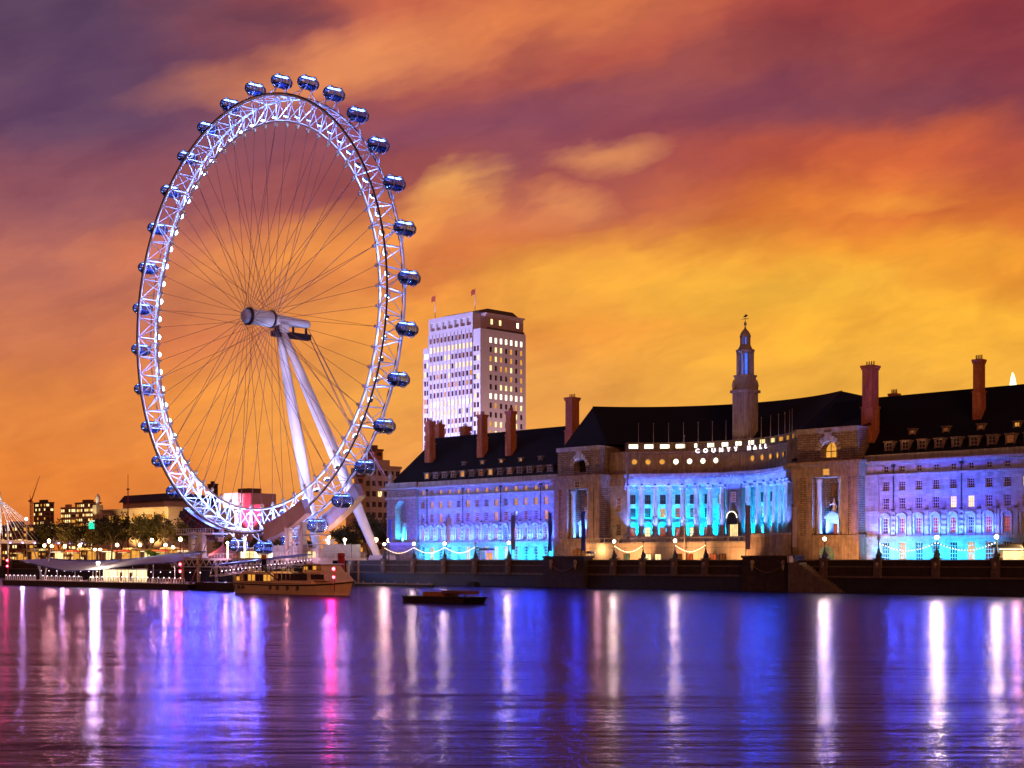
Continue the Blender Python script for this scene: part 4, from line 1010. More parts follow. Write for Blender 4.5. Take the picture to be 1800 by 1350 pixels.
for (x, y, h) in ((xl+5.0, TY0+2.5, 11), (xr-5.6, TY0+2.2, 10.5)):
    b = MB(); b.tube((x, y, ZT+1.4), (x, y, ZT+1.4+h), 0.16, 0.09, 6); f = obj('flagpole', b, M_WHITE, tower)
    b = MB(); n = 7
    for i in range(n-1):
        w = lambda q: 0.5*math.sin(q*1.5)
        b.quad((x-0.15-2.6*i/(n-1), y+w(i), ZT+h-1.3-0.35*i/(n-1)), (x-0.15-2.6*(i+1)/(n-1), y+w(i+1), ZT+h-1.3-0.35*(i+1)/(n-1)), (x-0.15-2.6*(i+1)/(n-1), y+w(i+1), ZT+h+1.0-0.5*(i+1)/(n-1)), (x-0.15-2.6*i/(n-1), y+w(i), ZT+h+1.0-0.5*i/(n-1)), True)
    obj('flag', b, mat('red_flag_cloth', (0.55, 0.12, 0.06), 0.8) if 'red_flag_cloth' not in bpy.data.materials else bpy.data.materials['red_flag_cloth'], f, fix=False)
for i in range(4):
    x = xl+4+TW*0.85*i/3.4
    lamp('tower_flood', 'SPOT', (x, TY0-62, 24), (0.44, 0.42, 1.0), 320000, 1.0, tower, aim=(x, TY0, 84), spot=70)
for y in (TY0+4, TY0+22): lamp('tower_side_flood', 'SPOT', (TX1+26, y, 22), (1.0, 0.62, 0.72), 60000, 1.0, tower, aim=(TX1, y, 80), spot=66)
# ================================================================== river wall with lamp piers and mooring blocks
M_GRANITE = masonry('wet_granite', (0.045, 0.028, 0.020), 1.6, 0.55, 0.03, rough=0.5, stain=0.5, groove=0.4, bump=0.5)
M_ALGAE = mat('algae_stone', (0.012, 0.010, 0.008), 0.6, var=0.5, scale=0.7, bump=0.6, bscale=3)
M_COPE = mat('granite_coping', (0.13, 0.095, 0.07), 0.55, var=0.35, scale=1.0, stain=0.3)
M_RINGST = mat('lion_head_stone', (0.30, 0.24, 0.17), 0.6, var=0.2)
WY0 = 250.0
rw = thing('river_wall', (-250, WY0, 0), 'long dark granite river wall with moulded parapet panels and lamp piers', 'wall')
XW0, XW1 = -900.0, -90.0
b = MB(); b.prism([(WY0-1.1, -1), (WY0+0.6, -1), (WY0+0.6, 3.2), (WY0-0.35, 3.2)], 'x', XW0, XW1); obj('wall_foot', b, M_ALGAE, rw)
b = MB(); b.box(XW0, XW1, WY0-0.25, WY0+0.6, 3.2, 5.2); b.box(XW0, XW1, WY0-0.05, WY0+0.5, 5.2, 6.35); obj('wall', b, M_GRANITE, rw)
b = MB(); b.box(XW0, XW1, WY0-0.30, WY0+0.62, 6.35, 6.62); b.box(XW0, XW1, WY0-0.42, WY0+0.61, 5.08, 5.36); b.prism([(WY0-0.52, 3.0), (WY0-0.35, 2.9), (WY0-0.27, 3.35), (WY0-0.5, 3.3)], 'x', XW0, XW1); obj('coping', b, M_COPE, rw)
LAMPS = [(676, 1), (728, 1), (782, 1), (836, 0), (895, 1), (1080, 1), (1131, 0), (1187, 1), (1241, 0), (1450, 2), (1545, 0), (1647, 3), (1752, 2)]
pb = MB(); pb.box(-0.8, 0.8, -0.75, 0.3, 3.4, 6.7); pb.box(-0.95, 0.95, -0.9, 0.65, 6.7, 6.95); pb.box(-0.9, 0.9, -0.85, 0.3, 3.0, 3.4); PIER = pb.mesh('lamp_pier', M_COPE)
lb = MB(); lb.ball((0, -0.8, 5.75), 0.34, 10, 6, (1, 0.6, 1.1)); lb.path([(0.26*math.cos(2*math.pi*k/14), -0.98, 5.25+0.26*math.sin(2*math.pi*k/14)) for k in range(14)], 0.06, 5, closed=True); LION = lb.mesh('lion_head_ring', M_RINGST)
for px, s in LAMPS:
    x = bx(px, WY0); p = inst('lamp_pier', PIER, rw, (x, WY0, 0)); inst('lion_head_ring', LION, p, (0,0,0), local=True)
for xq in [bx(px, WY0) for px in range(-40, 640, 60)]:
    p = inst('lamp_pier', PIER, rw, (xq, WY0, 0)); inst('lion_head_ring', LION, p, (0,0,0), local=True)
def block(pa, pb_, y):
    x0, x1 = bx(pa, y), bx(pb_, y); b = MB(); b.box(x0, x1, y, WY0+1.6, -1, 7.0); b.box(x0-0.25, x1+0.25, y-0.25, WY0+1.8, 7.0, 7.5)
    b.box(x0-0.2, x1+0.2, y-0.2, WY0, -1.1, 3.0); q = obj('mooring_block', b, M_GRANITE, rw)
    for f in (0.2, 0.8):
        x = x0+(x1-x0)*f; b = MB(); b.ball((x, y-0.1, 6.0), 0.55, 12, 8, (1, 0.5, 1.1)); b.lathe((x, y-0.15, 4.3), [(0.16, 0), (0.28, 0.6), (0.35, 1.2)], 8); obj('lion_head', b, M_RINGST, q)
    b = MB(); xa_, xb_ = x0+(x1-x0)*0.2, x0+(x1-x0)*0.8
    b.path([(xa_+(xb_-xa_)*i/12, y-0.14, 5.4-1.5*math.sin(math.pi*i/12)) for i in range(13)], 0.13, 6); obj('chain_swag', b, M_COPE, q)
block(955, 1026, WY0-1.7); block(1305, 1396, WY0-1.7)
# stair down to the water
sx0, sx1 = bx(1400, WY0), bx(1420, WY0)
b = MB()
for i in range(14): b.box(sx1+i*0.72, sx1+(i+1)*0.72+0.02, WY0-3.0+0.002*i, WY0-0.43, -1, 6.0-0.44*(i+1))
b.box(sx0, sx1, WY0-3.0, WY0-0.43, -1, 6.05); stair = obj('river_stair', b, M_COPE)
tag(stair, 'stone stair running down the river wall beside the right mooring block', 'stair')
b = MB(); b.box(sx0-0.1, sx0+0.5, WY0-3.2, WY0-0.43, 6.05, 7.4); b.box(sx1+2.2, sx1+2.8, WY0-0.4+0.8, WY0+1.2, PROM, 7.6)
obj('stair_parapet', b, M_RENDER, stair)
# ------------------------------------------------------------------ dolphin lamps on the piers
M_GLOBE = {1: glow('lamp_globe', (1.0, 0.80, 0.52), 30.0), 0: glass('unlit_lamp_globe', (0.25, 0.22, 0.2), 0.2)}
b = MB(); b.lathe((0,0,0), [(0.62, 0), (0.62, 0.25), (0.50, 0.3), (0.46, 0.7), (0.30, 1.2), (0.2, 1.7), (0.12, 2.0), (0.09, 2.2), (0.07, 3.3), (0.11, 3.4), (0.06, 3.55)], 12)
for k in range(2):
    s = 1 if k else -1
    b.path([(s*0.42, 0, 0.3), (s*0.55, 0.12, 0.6), (s*0.28, 0.25, 0.95), (s*0.1, -0.2, 1.3), (s*0.16, 0, 1.75)], [0.2, 0.22, 0.16, 0.11, 0.06], 8)
LPOST = b.mesh('post', M_IRON)
b = MB(); b.ball((0,0,3.9), 0.36, 14, 10); LG = {k: b.mesh('globe', m) for k, m in M_GLOBE.items()}
LW = [('at the far left beside the wheel platform', 676), ('below the arched niche of the hall', 728), ('before the cyan ground floor', 782), ('with unlit globe before the left wing', 836), ('left of the dark mooring block', 895), ('right of the left mooring block', 1080),
      ('with an unlit globe between two lit lamps', 1131), ('in the middle of the pale terrace', 1187), ('with unlit globe by the right mooring block', 1241), ('before the right stone pavilion', 1450), ('with unlit globe at the flagpole foot', 1545), ('blazing brightest before the right wing', 1647), ('at the far right end of the wall', 1752)]
for (px, s), (lab, _) in zip(LAMPS, LW):
    x = bx(px, WY0); L = thing('dolphin_lamp', (x, WY0-0.1, 6.95), 'black iron dolphin lamp on the river wall ' + lab, 'street lamp', 'lamps along the river wall')
    inst('post', LPOST, L, (0,0,0), local=True); inst('globe', LG[1 if s else 0], L, (0,0,0), local=True)
    if s:
        e = {1: 3000, 2: 6500, 3: 11000}[s]
        lamp('lamp_light', 'POINT', (x, WY0-0.1, 10.85), (1.0, 0.66, 0.36), 1800, 0.42, L)
        lamp('river_beam', 'SPOT', (x, WY0-0.6, 10.85), (1.0, 0.92, 0.24), e*0.7, 0.42, L, aim=(x, WY0-30, 8.5), spot=150)
M_BULB = glow('festoon_bulb', (1.0, 0.66, 0.38), 9.0)
b = MB(); b.ball((0,0,0), 0.085, 6, 4); BULB = b.mesh('bulb', M_BULB)
def festoon(x0, x1, y, z0, z1, sag, n, label):
    pts = [(x0+(x1-x0)*i/24, y, z0+(z1-z0)*i/24 - sag*math.sin(math.pi*i/24)) for i in range(25)]
    b = MB(); b.path(pts, 0.03, 4); o = obj('festoon', b, M_IRON); tag(o, label, 'string lights', 'festoon lights between the wall lamps')
    for i in range(n):
        t = (i+0.5)/n; inst('bulb', BULB, o, (x0+(x1-x0)*t, y, z0+(z1-z0)*t - sag*math.sin(math.pi*t) - 0.13))
LX_ = lambda px: bx(px, WY0)
for a, c, lab in ((676, 728, 'string of warm bulbs sagging below the arched niche'), (728, 782, 'string of warm bulbs at the left start of the cyan ground floor'), (782, 836, 'string of warm bulbs across the middle of the left wing'), (1080, 1131, 'string of warm bulbs at the left end of the terrace'),
                  (1187, 1241, 'string of warm bulbs at the right of the terrace'), (1545, 1647, 'string of warm bulbs left of the brightest lamp'), (1647, 1752, 'string of warm bulbs right of the brightest lamp')):
    festoon(LX_(a), LX_(c), WY0-0.1, 10.0, 10.0, 1.5, 20, lab)
# ------------------------------------------------------------------ banner poles on the promenade
def banner(px, y, yt, yb, col, label, w=1.15):
    x = bx(px, y); zt, zb = hz(yt, x, y), hz(yb, x, y)
    t = thing('banner_pole', (x, y, PROM), label, 'banner pole', 'banner poles on the promenade')
    b = MB(); b.tube((x, y, PROM), (x, y, zt+0.4), 0.10, 0.07, 8); b.ball((x, y, zt+0.5), 0.13, 8, 5); obj('pole', b, M_DARKSTEEL, t)
    b = MB(); n = 10
    wv = lambda i: 0.12*math.sin(i*0.9+px)
    for i in range(n):
        z0, z1 = zb+(zt-zb)*i/n, zb+(zt-zb)*(i+1)/n
        for (a0, a1) in ((0.1, 0.1+w/2), (0.1+w/2, 0.1+w)):
            b.quad((x+a0, y+wv(i)*a0, z0), (x+a1, y+wv(i)*a1, z0), (x+a1, y+wv(i+1)*a1, z1), (x+a0, y+wv(i+1)*a0, z1), True)
    obj('banner', b, col, t, fix=False)
    b = MB(); b.tube((x, y, zt+0.03), (x+w+0.15, y, zt+0.03), 0.04, n=5); b.tube((x, y, zb-0.03), (x+w+0.15, y, zb-0.03), 0.04, n=5); obj('arm', b, M_DARKSTEEL, t)
def cloth(nm, rgb):
    m = mat(nm, rgb, 0.8, var=0.12, scale=0.6); return m
C_BLUE, C_GREY, C_PALE, C_MAUVE = cloth('blue_banner', (0.02, 0.05, 0.45)), cloth('dark_banner', (0.06, 0.05, 0.10)), cloth('white_banner', (0.6, 0.5, 0.5)), cloth('mauve_banner', (0.30, 0.24, 0.38))
for a in ((683, 254, 913, 953, C_BLUE, 'blue banner on a slim pole left of the arched niche'), (785, 254, 909, 955, C_MAUVE, 'mauve banner on a slim pole before the left wing'), (899, 254, 906, 966, C_GREY, 'dark banner on a slim pole at the right of the left wing'), (964, 254, 902, 968, C_BLUE, 'blue banner on a slim pole by the left pavilion edge'),
          (1022, 254, 899, 968, C_BLUE, 'blue banner on a slim pole before the left pavilion recess'), (1311, 254, 889, 965, C_MAUVE, 'mauve banner on a slim pole right of the dark arched entrance'), (1392, 254, 891, 962, C_PALE, 'white banner on a slim pole at the left of the right pavilion')): banner(*a)
def mast(px, y, yt, label, r=0.10):
    x = bx(px, y); zt = hz(yt, x, y); t = thing('flagpole', (x, y, PROM), label, 'flagpole', 'bare flagpoles on the promenade')
    b = MB(); b.lathe((x, y, PROM), [(0.45, 0), (0.45, 0.5), (0.25, 0.8)], 10); obj('foot', b, M_GRANITE, t)
    b = MB(); b.tube((x, y, PROM), (x, y, zt), r*1.3, r*0.6, 8); b.ball((x, y, zt), 0.18, 8, 5); obj('pole', b, M_TRIM, t)
mast(1203, 258, 766, 'tall bare flagpole before the middle of the colonnade'); mast(1752, 252.5, 880, 'bare flagpole at the far right by the last wall lamp'); mast(1545, 252.5, 830, 'bare flagpole at the joint of right pavilion and right wing')
# lit kiosks and doorways on the promenade
def kiosk(px, y, w, d, h, pane, label, roof=M_IRON):
    x = bx(px, y); t = thing('kiosk', (x, y, PROM), label, 'kiosk', 'lit kiosks on the promenade')
    b = MB()
    for sx_ in (-1, 1):
        for sy_ in (-1, 1): b.rbox((x+sx_*(w/2-0.08), y+sy_*(d/2-0.08), PROM), (0.14, 0.14, h))
    b.rbox((x, y+d/2-0.06, PROM), (w-0.3, 0.08, h)); b.rbox((x, y-d/2+0.05, PROM), (w-0.3, 0.08, 0.95)); obj('frame', b, M_RENDER, t)
    b = MB(); b.prism([(x-w/2-0.35, PROM+h), (x+w/2+0.35, PROM+h), (x+w/2-0.2, PROM+h+0.6), (x-w/2+0.2, PROM+h+0.6)], 'y', y-d/2-0.4, y+d/2+0.2); obj('roof', b, roof, t)
    b = MB(); b.rbox((x, y, PROM+h-0.35), (w*0.7, d*0.5, 0.12)); obj('light_panel', b, PANES[pane], t)
    b = MB(); b.rbox((x, y+d/2-0.14, PROM+0.9), (w*0.8, 0.06, h-1.5)); obj('display', b, PANES['warm' if pane != 'white' else 'bright'], t)
kiosk(1046, 262, 2.6, 2.0, 3.0, 'white', 'small kiosk with bright windows right of the left pavilion')
kiosk(1039, 256, 1.4, 1.2, 2.6, 'bright', 'narrow lit ticket booth right of the left mooring block')
kiosk(1778, 258, 6.0, 3.0, 3.4, 'white', 'bright cafe stall at the far right behind the wall')
kiosk(1800, 262, 5.0, 3.0, 3.6, 'white', 'bright cafe stall cut off by the right edge')
kiosk(856, 262, 3.0, 2.0, 3.6, 'warm', 'dark canopied doorway kiosk in the middle of the left wing')
lamp('cafe_light', 'POINT', (bx(1785, 254), 254, 9.0), (1.0, 0.55, 0.2), 2600, 0.4); lamp('pavilion_light', 'POINT', (bx(1050, 258), 258, 9.0), (1.0, 0.55, 0.22), 900, 0.4)
# warm wash of the promenade lamps up the pavilions and terrace
for px, e in ((1000, 2600), (1110, 1900), (1210, 1900), (1300, 1700), (1455, 3600), (1500, 3000)):
    x = bx(px, 257); t = thing('ground_floodlight', (x, 253, PROM), {1000: 'low floodlight behind the left mooring block', 1110: 'low floodlight at the left of the terrace', 1210: 'low floodlight at the foot of the terrace middle', 1300: 'low floodlight behind the right mooring block', 1455: 'low floodlight behind the right pavilion lamp', 1500: 'low floodlight right of the pavilion lamp'}[px], 'floodlight', 'warm floodlights behind the river wall')
    b = MB(); b.rbox((x, 253, PROM), (0.6, 0.4, 0.15)); b.rbox((x, 252.95, PROM+0.15), (0.5, 0.3, 0.45)); obj('housing', b, M_IRON, t)
    lamp('warm_flood', 'SPOT', (x, 253.3, PROM+0.7), (1.0, 0.44, 0.16), e*3.4, 0.3, t, aim=(x-2, 270, 17), spot=100)
# ================================================================== boarding platform under the wheel
M_PINKSTEEL = mat('platform_steel', (0.62, 0.56, 0.60), 0.45, var=0.12, scale=0.6)
M_CLAD = mat('tower_cladding', (0.42, 0.26, 0.25), 0.5, var=0.12, scale=0.5, stain=0.15)
M_DECK = mat('timber_deck', (0.22, 0.13, 0.08), 0.7, var=0.35, scale=2.0, stretch=(1, 6, 1))
M_BLACKH = mat('black_hull', (0.010, 0.009, 0.010), 0.4, var=0.4)
M_GLASSW = mat('frosted_screen', (0.5, 0.55, 0.68), 0.25, var=0.1)
M_RED = mat('red_paint', (0.35, 0.02, 0.02), 0.5, var=0.2)
G_RED = glow('red_lamp_lens', (1.0, 0.03, 0.06), 45.0)
G_WHITE = glow('white_flood_lens', (1.0, 0.93, 0.75), 60.0)
G_PINKB = glow('white_pier_bulb', (1.0, 0.74, 0.88), 7.0)
plat = thing('boarding_platform', (-322, 232, 0), 'white steel boarding platform on columns under the giant wheel, with glass barriers', 'platform')
b = MB(); b.box(-368, -295, 221, 236, 6.45, 7.0); b.box(-368.3, -294.7, 220.7, 236.2, 7.0, 7.12); b.box(-368, -322, 236.2, 249.6, 6.45, 7.1); obj('deck', b, M_PINKSTEEL, plat)
b = MB()
for i in range(24):
    x = -368+3.0*i
    b.tube((x, 221.2, 6.5), (x+1.5, 221.2, 4.6), 0.13, n=5); b.tube((x+1.5, 221.2, 4.6), (x+3.0, 221.2, 6.5), 0.13, n=5)
b.tube((-367, 221.2, 4.6), (-296, 221.2, 4.6), 0.18, n=6); obj('deck_truss', b, M_PINKSTEEL, plat)
for x in range(-364, -295, 9):
    for y in (223, 234.5):
        b = MB(); b.tube((x, y, -1), (x, y, 6.5), 0.42, n=10); obj('pile', b, M_CLADGREY, plat)
b = MB()
for i in range(49): x = -368+1.5*i; b.tube((x, 221.0, 7.1), (x, 221.0, 8.4), 0.045, n=4)
for z in (7.6, 8.0, 8.4): b.tube((-368, 221, z), (-295.1, 221, z), 0.05, n=4); b.tube((-295.1, 221, z), (-295.1, 236, z), 0.05, n=4)
for i in range(7): y = 221+2.4*i; b.tube((-295.1, y, 7.1), (-295.1, y, 8.4), 0.045, n=4)
obj('railing', b, M_WHITE, plat)
for i in range(4):
    y = 222.5+3.1*i; b = MB(); b.box(-296.0, -295.9, y, y+2.7, 7.15, 10.6); b.box(-296.05, -295.85, y+2.7, y+2.85, 7.1, 10.8); obj('glass_barrier', b, M_GLASSW, plat)
for i in range(6):
    x = -318+2.6*i; b = MB(); b.box(x, x+2.3, 222.4, 222.5, 7.15, 10.4); b.box(x+2.3, x+2.45, 222.35, 222.55, 7.1, 10.6); obj('glass_barrier', b, M_GLASSW, plat)
b = MB(); b.box(-301.6, -296.5, 221.4, 226, 5.6, 9.2); b.box(-302, -296.2, 221.1, 226.3, 9.2, 9.5); obj('control_cabin', b, M_PINKSTEEL, plat)
for x in (-300.2, -298.2): inst('cabin_window', MB().box(-0.6, 0.6, -0.03, 0.03, 0, 1.5).mesh('cabin_window', PANES['bright']), plat, (x, 221.35, 7.2))
# steel columns carrying the restraint towers
COLX = [(337, 222, 14.6), (357, 222, 14.6), (338, 242, 14), (508, 223, 15), (533, 223, 16.5), (522, 243, 16), (580, 232, 12)]
for px, y, zt in COLX:
    x = bx(px, y); b = MB(); b.rbox((x, y, 7.1), (1.35, 1.35, zt-7.1)); b.rbox((x, y, 7.1), (1.9, 1.9, 0.4)); b.rbox((x, y, zt-0.5), (1.8, 1.8, 0.5)); obj('column', b, M_PINKSTEEL, plat)
b = MB()
for (pa, pc, y, z0, z1) in ((337, 357, 222, 8, 14), (508, 533, 223, 8, 14.5), (533, 580, 223, 8, 13)):
    xa_, xb_ = bx(pa, y), bx(pc, y)
    b.tube((xa_, y, z0), (xb_, y, z1), 0.2, n=6); b.tube((xa_, y, z1), (xb_, y, z1), 0.2, n=6); b.tube((xa_, y, (z0+z1)/2), (xb_, y, (z0+z1)/2), 0.15, n=6)
obj('bracing', b, M_PINKSTEEL, plat)
# dark drive machinery on the left, pale clad restraint tower on the right
def ringbox(a0, a1, r0, r1, y0, y1, n=5):
    b = MB()
    A = [a0+(a1-a0)*i/n for i in range(n+1)]
    for p, q in zip(A[:-1], A[1:]):
        c = [(WX+r*math.sin(a), y, WZ+r*math.cos(a)) for a in (p, q) for r in (r0, r1) for y in (y0, y1)]
        for f in ((0,1,3,2), (4,6,7,5), (0,4,5,1), (2,3,7,6), (0,2,6,4), (1,5,7,3)): b.quad(*[c[i] for i in f])
    return b
D = math.pi/180
obj('restraint_tower', ringbox((180-11)*D, (180-29)*D, 59.2, 63.6, WY-6.3, WY-4.2, 6), M_CLAD, plat)
obj('restraint_tower', ringbox((180-22)*D, (180-38)*D, 60.6, 64.6, WY+4.2, WY+6.6, 6), M_CLAD, plat)
m = ringbox((180+10)*D, (180+29)*D, 60.0, 63.6, WY-6.0, WY-4.2, 6)
obj('drive_machine', m, M_MACHINE, plat)
rr = random.Random(4)
for i in range(10):
    a = (180+10+2.0*i)*D; b = MB(); p = (WX+61.4*math.sin(a), WY-6.8, WZ+61.4*math.cos(a))
    b.tube((p[0], p[1]-0.2, p[2]), (p[0], p[1]+2.2, p[2]), 0.75, n=12); b.rbox((p[0]+0.4, p[1]-0.5, p[2]-1.3), (0.8, 0.9, 1.0)); obj('drive_roller', b, M_MACHINE if i % 3 else M_DARKSTEEL, plat)
b = MB(); x0, x1 = bx(318, 221), bx(382, 221); b.box(x0, x1, 219.5, 224.5, 13.7, 14.1)
for i in range(16): x = x0+(x1-x0)*i/15; b.tube((x, 219.6, 14.1), (x, 219.6, 15.4), 0.05, n=4)
b.tube((x0, 219.6, 15.4), (x1, 219.6, 15.4), 0.06, n=4); b.tube((x0, 219.6, 14.8), (x1, 219.6, 14.8), 0.05, n=4); obj('machine_gallery', b, M_PINKSTEEL, plat)
b = MB(); x0 = bx(560, 226)
for i in range(8): b.box(x0-8, x0, 221, 221.1, 8.2+0.9*i, 8.3+0.9*i)
for i in range(5): b.tube((x0-8+2*i, 221, 7.1), (x0-8+2*i, 221, 15.2), 0.1, n=5)
b.tube((x0-8, 221, 8), (x0, 221, 15), 0.12, n=5); obj('access_stair', b, M_PINKSTEEL, plat)
for px, y, z in ((578, 231, 12.6), (606, 238, 12.0), (430, 230, 12.5), (400, 236, 11.5)):
    b = MB(); x = bx(px, y); b.ball((x, y, z), 0.42, 10, 7); b.tube((x, y, 7.1), (x, y, z-0.3), 0.09, n=6); obj('deck_lamp', b, glow('deck_lamp_glow', (1.0, 0.72, 0.42), 24) if 'deck_lamp_glow' not in bpy.data.materials else bpy.data.materials['deck_lamp_glow'], plat)
    lamp('deck_light', 'POINT', (x, y-0.6, z), (1.0, 0.62, 0.5), 2200, 0.4, plat)
for px in (360, 470, 540, 600): x = bx(px, 214); lamp('platform_wash', 'SPOT', (x, 212, 5.0), (0.95, 0.5, 0.72), 5200, 0.5, plat, aim=(x-4, 224, 12), spot=80)
# ================================================================== pier: pontoons, canopy, gangway
pier = thing('landing_pontoon', (-319, 173, 0), 'long dark landing pontoon with white hooped railings and a lit waiting room', 'pontoon')
PXL, PXR, PYF = -364.0, -274.0, 169.0
b = MB(); b.prism([(PXL, -0.5), (PXR, -0.5), (PXR+0.6, 1.2), (PXL-0.6, 1.2)], 'y', PYF, PYF+9); obj('hull', b, M_BLACKH, pier)
b = MB(); b.box(PXL-0.3, PXR+0.3, PYF+0.1, PYF+9, 1.2, 1.3); obj('deck', b, M_DECK, pier)
hb_ = MB(); hp = [(-0.45, 0, 0), (-0.45, 0, 0.8), (-0.3, 0, 1.1), (0, 0, 1.2), (0.3, 0, 1.1), (0.45, 0, 0.8), (0.45, 0, 0)]; hb_.path(hp, 0.06, 5); hb_.tube((-0.45, 0, 0.5), (0.45, 0, 0.5), 0.04, n=4); HOOP = hb_.mesh('railing_hoop', M_WHITE)
bb = MB(); bb.ball((0, -0.1, 1.30), 0.09, 6, 4); PB = bb.mesh('bulb', G_PINKB)
gap = lambda x: -346 < x < -343 or -322 < x < -318
k = 0
for i in range(76):
    x = PXL+1+1.16*i
    if gap(x): continue
    o = inst('railing_hoop', HOOP, pier, (x, PYF+0.4, 1.3))
    if i % 2 == 0 : inst('bulb', PB, o, (0,0,0), local=True)
for i in range(40):
    x = PXL+3+2.15*i
    if i % 2: inst('bulb', PB, pier, (x, PYF+8.2, 2.4))
# waiting room
wx0, wx1 = bx(163, PYF+3), bx(240, PYF+3)
b = MB()
for i in range(13): x = wx0+(wx1-wx0)*i/12; b.box(x-0.06, x+0.06, PYF+2.9, PYF+3.02, 1.3, 4.3)
b.box(wx0, wx1, PYF+2.85, PYF+6, 4.3, 4.5); b.box(wx0, wx1, PYF+2.88, PYF+3.03, 2.3, 2.4); wr = obj('waiting_room', b, M_WHITE, pier)
b = MB(); b.box(wx0+0.1, wx1-0.1, PYF+5.7, PYF+5.8, 1.35, 4.2); obj('lit_panel', b, glow('waiting_room_light', (1.0, 0.72, 0.38), 1.8, 0.35), wr)
for px in (214, 231): x = bx(px, PYF+3); obj('poster', MB().box(x-0.5, x+0.5, PYF+2.8, PYF+2.87, 1.6, 3.6), M_RED if px < 220 else M_DARKSTEEL, wr)
# wing shaped canopy
can = []
NX = 24; cx0_, cx1_ = bx(80, PYF+8), bx(330, PYF+4)
def cz(u): return 6.9 - 0.9*math.sin(math.pi*min(1, u*1.25)) + 1.5*u*u
b = MB()
for i in range(NX):
    u0, u1 = i/NX, (i+1)/NX; xa_, xb_ = cx0_+(cx1_-cx0_)*u0, cx0_+(cx1_-cx0_)*u1
    dr = lambda u: 0.4+1.9*min(1, u*3)
    for (ya, yb2, ka, kb) in ((PYF+0.8, PYF+4.5, 1.0, 0.45), (PYF+4.5, PYF+8.5, 0.45, 0)):
        for (dz, fl) in ((0, 0), (-0.14, 1)):
            q = [(xa_, ya, cz(u0)-dr(u0)*ka+dz), (xb_, ya, cz(u1)-dr(u1)*ka+dz), (xb_, yb2, cz(u1)-dr(u1)*kb+dz), (xa_, yb2, cz(u0)-dr(u0)*kb+dz)]
            b.quad(*q, True)
obj('canopy', b, mat('canopy_membrane', (0.50, 0.40, 0.44), 0.5, var=0.08, scale=0.3), pier, fix=False)
b = MB(); b.path([(cx0_+(cx1_-cx0_)*i/NX, PYF+8.55, cz(i/NX)+0.05) for i in range(NX+1)], 0.22, 8); b.path([(cx0_+(cx1_-cx0_)*i/NX, PYF+0.75, cz(i/NX)-0.4-1.9*min(1, i/NX*3)) for i in range(NX+1)], 0.13, 6); obj('canopy_edge', b, mat('blue_edge_tube', (0.10, 0.12, 0.5), 0.4, var=0.1), pier)
for i in range(0, NX+1, 3):
    u = i/NX; x = cx0_+(cx1_-cx0_)*u; b = MB(); b.tube((x, PYF+6.5, 1.3), (x, PYF+6.5, cz(u)-0.3-1.9*min(1, u*3)*0.25), 0.12, n=6); obj('canopy_post', b, M_PINKSTEEL, pier)
b = MB(); x = bx(75, PYF+5)
b.tube((x, PYF+5, 1.3), (bx(52, PYF+5), PYF+6, hz(963, bx(52, PYF+5), PYF+5)), 0.2, 0.12, 8); b.tube((x+0.6, PYF+5, 1.3), (bx(88, PYF+5), PYF+6, hz(945, bx(88, PYF+5), PYF+5)), 0.2, 0.1, 8); obj('raking_mast', b, M_PINKSTEEL, pier)
fx_, fy_ = bx(172, PYF+1.2), PYF+1.2; fz_ = hz(990, fx_, fy_)
b = MB(); b.rbox((fx_, fy_+0.25, fz_-0.4), (1.5, 0.3, 0.8)); f = obj('floodlight', b, M_DARKSTEEL, pier)
obj('lens', MB().box(fx_-0.65, fx_+0.65, fy_+0.02, fy_+0.09, fz_-0.32, fz_+0.32), G_WHITE, f)
lamp('pier_flood', 'POINT', (fx_, fy_-0.7, fz_), (1.0, 0.90, 0.62), 9000, 0.6, pier)
lamp('pier_beam', 'SPOT', (fx_, fy_-0.7, fz_), (1.0, 0.95, 0.22), 9000, 0.6, pier, aim=(fx_, fy_-30, fz_-3), spot=150)
for px in (40, 110, 215, 290): x = bx(px, PYF-6); lamp('pier_wash', 'POINT', (bx(px, PYF+4.5), PYF+4.5, 3.9), (1.0, 0.66, 0.62), 1300, 0.3, pier)
p2 = thing('mooring_pontoon', (-265.5, 172, 0), 'short dark mooring pontoon between the gangway foot and the white tour boat', 'pontoon')
b = MB(); b.box(-272.8, -257.6, 170.2, 177, -0.5, 1.6); obj('hull', b, M_BLACKH, p2)
b = MB(); b.box(-272.8, -257.6, 170.3, 177, 1.6, 1.7)
for i in range(12): b.tube((-272.4+1.3*i, 170.5, 1.7), (-272.4+1.3*i, 170.5, 2.8), 0.05, n=4)
b.tube((-272.4, 170.5, 2.8), (-258, 170.5, 2.8), 0.05, n=4); obj('deck', b, M_DARKSTEEL, p2)
# gangway truss
gw = thing('gangway', (-281, 197, 2.4), 'covered lattice gangway rising from the pontoon to the wheel platform', 'gangway')
GA, GB = Vector((-271.5, 174.5, 3.0)), Vector((-300.0, 220.6, 5.6))
dirv = (GB-GA); side = Vector((-dirv.y, dirv.x, 0)).normalized()*1.2; upv = Vector((0, 0, 2.4)); NP = 18
b = MB()
for s in (-1, 1):
    b.tube(GA+side*s, GB+side*s, 0.13, n=6)
    for i in range(NP):
        p, q = GA+dirv*(i/NP)+side*s, GA+dirv*((i+0.5)/NP)+side*s+upv; r_ = GA+dirv*((i+1)/NP)+side*s
        b.tube(p, q, 0.075, n=5); b.tube(q, r_, 0.075, n=5)
obj('truss', b, M_PINKSTEEL, gw)
b = MB(); c = [GA+side, GA-side, GB-side, GB+side]; b.poly([p+Vector((0,0,-0.1)) for p in c]); b.poly([p for p in c]); obj('walkway', b, M_DECK, gw, fix=False)
b = MB()
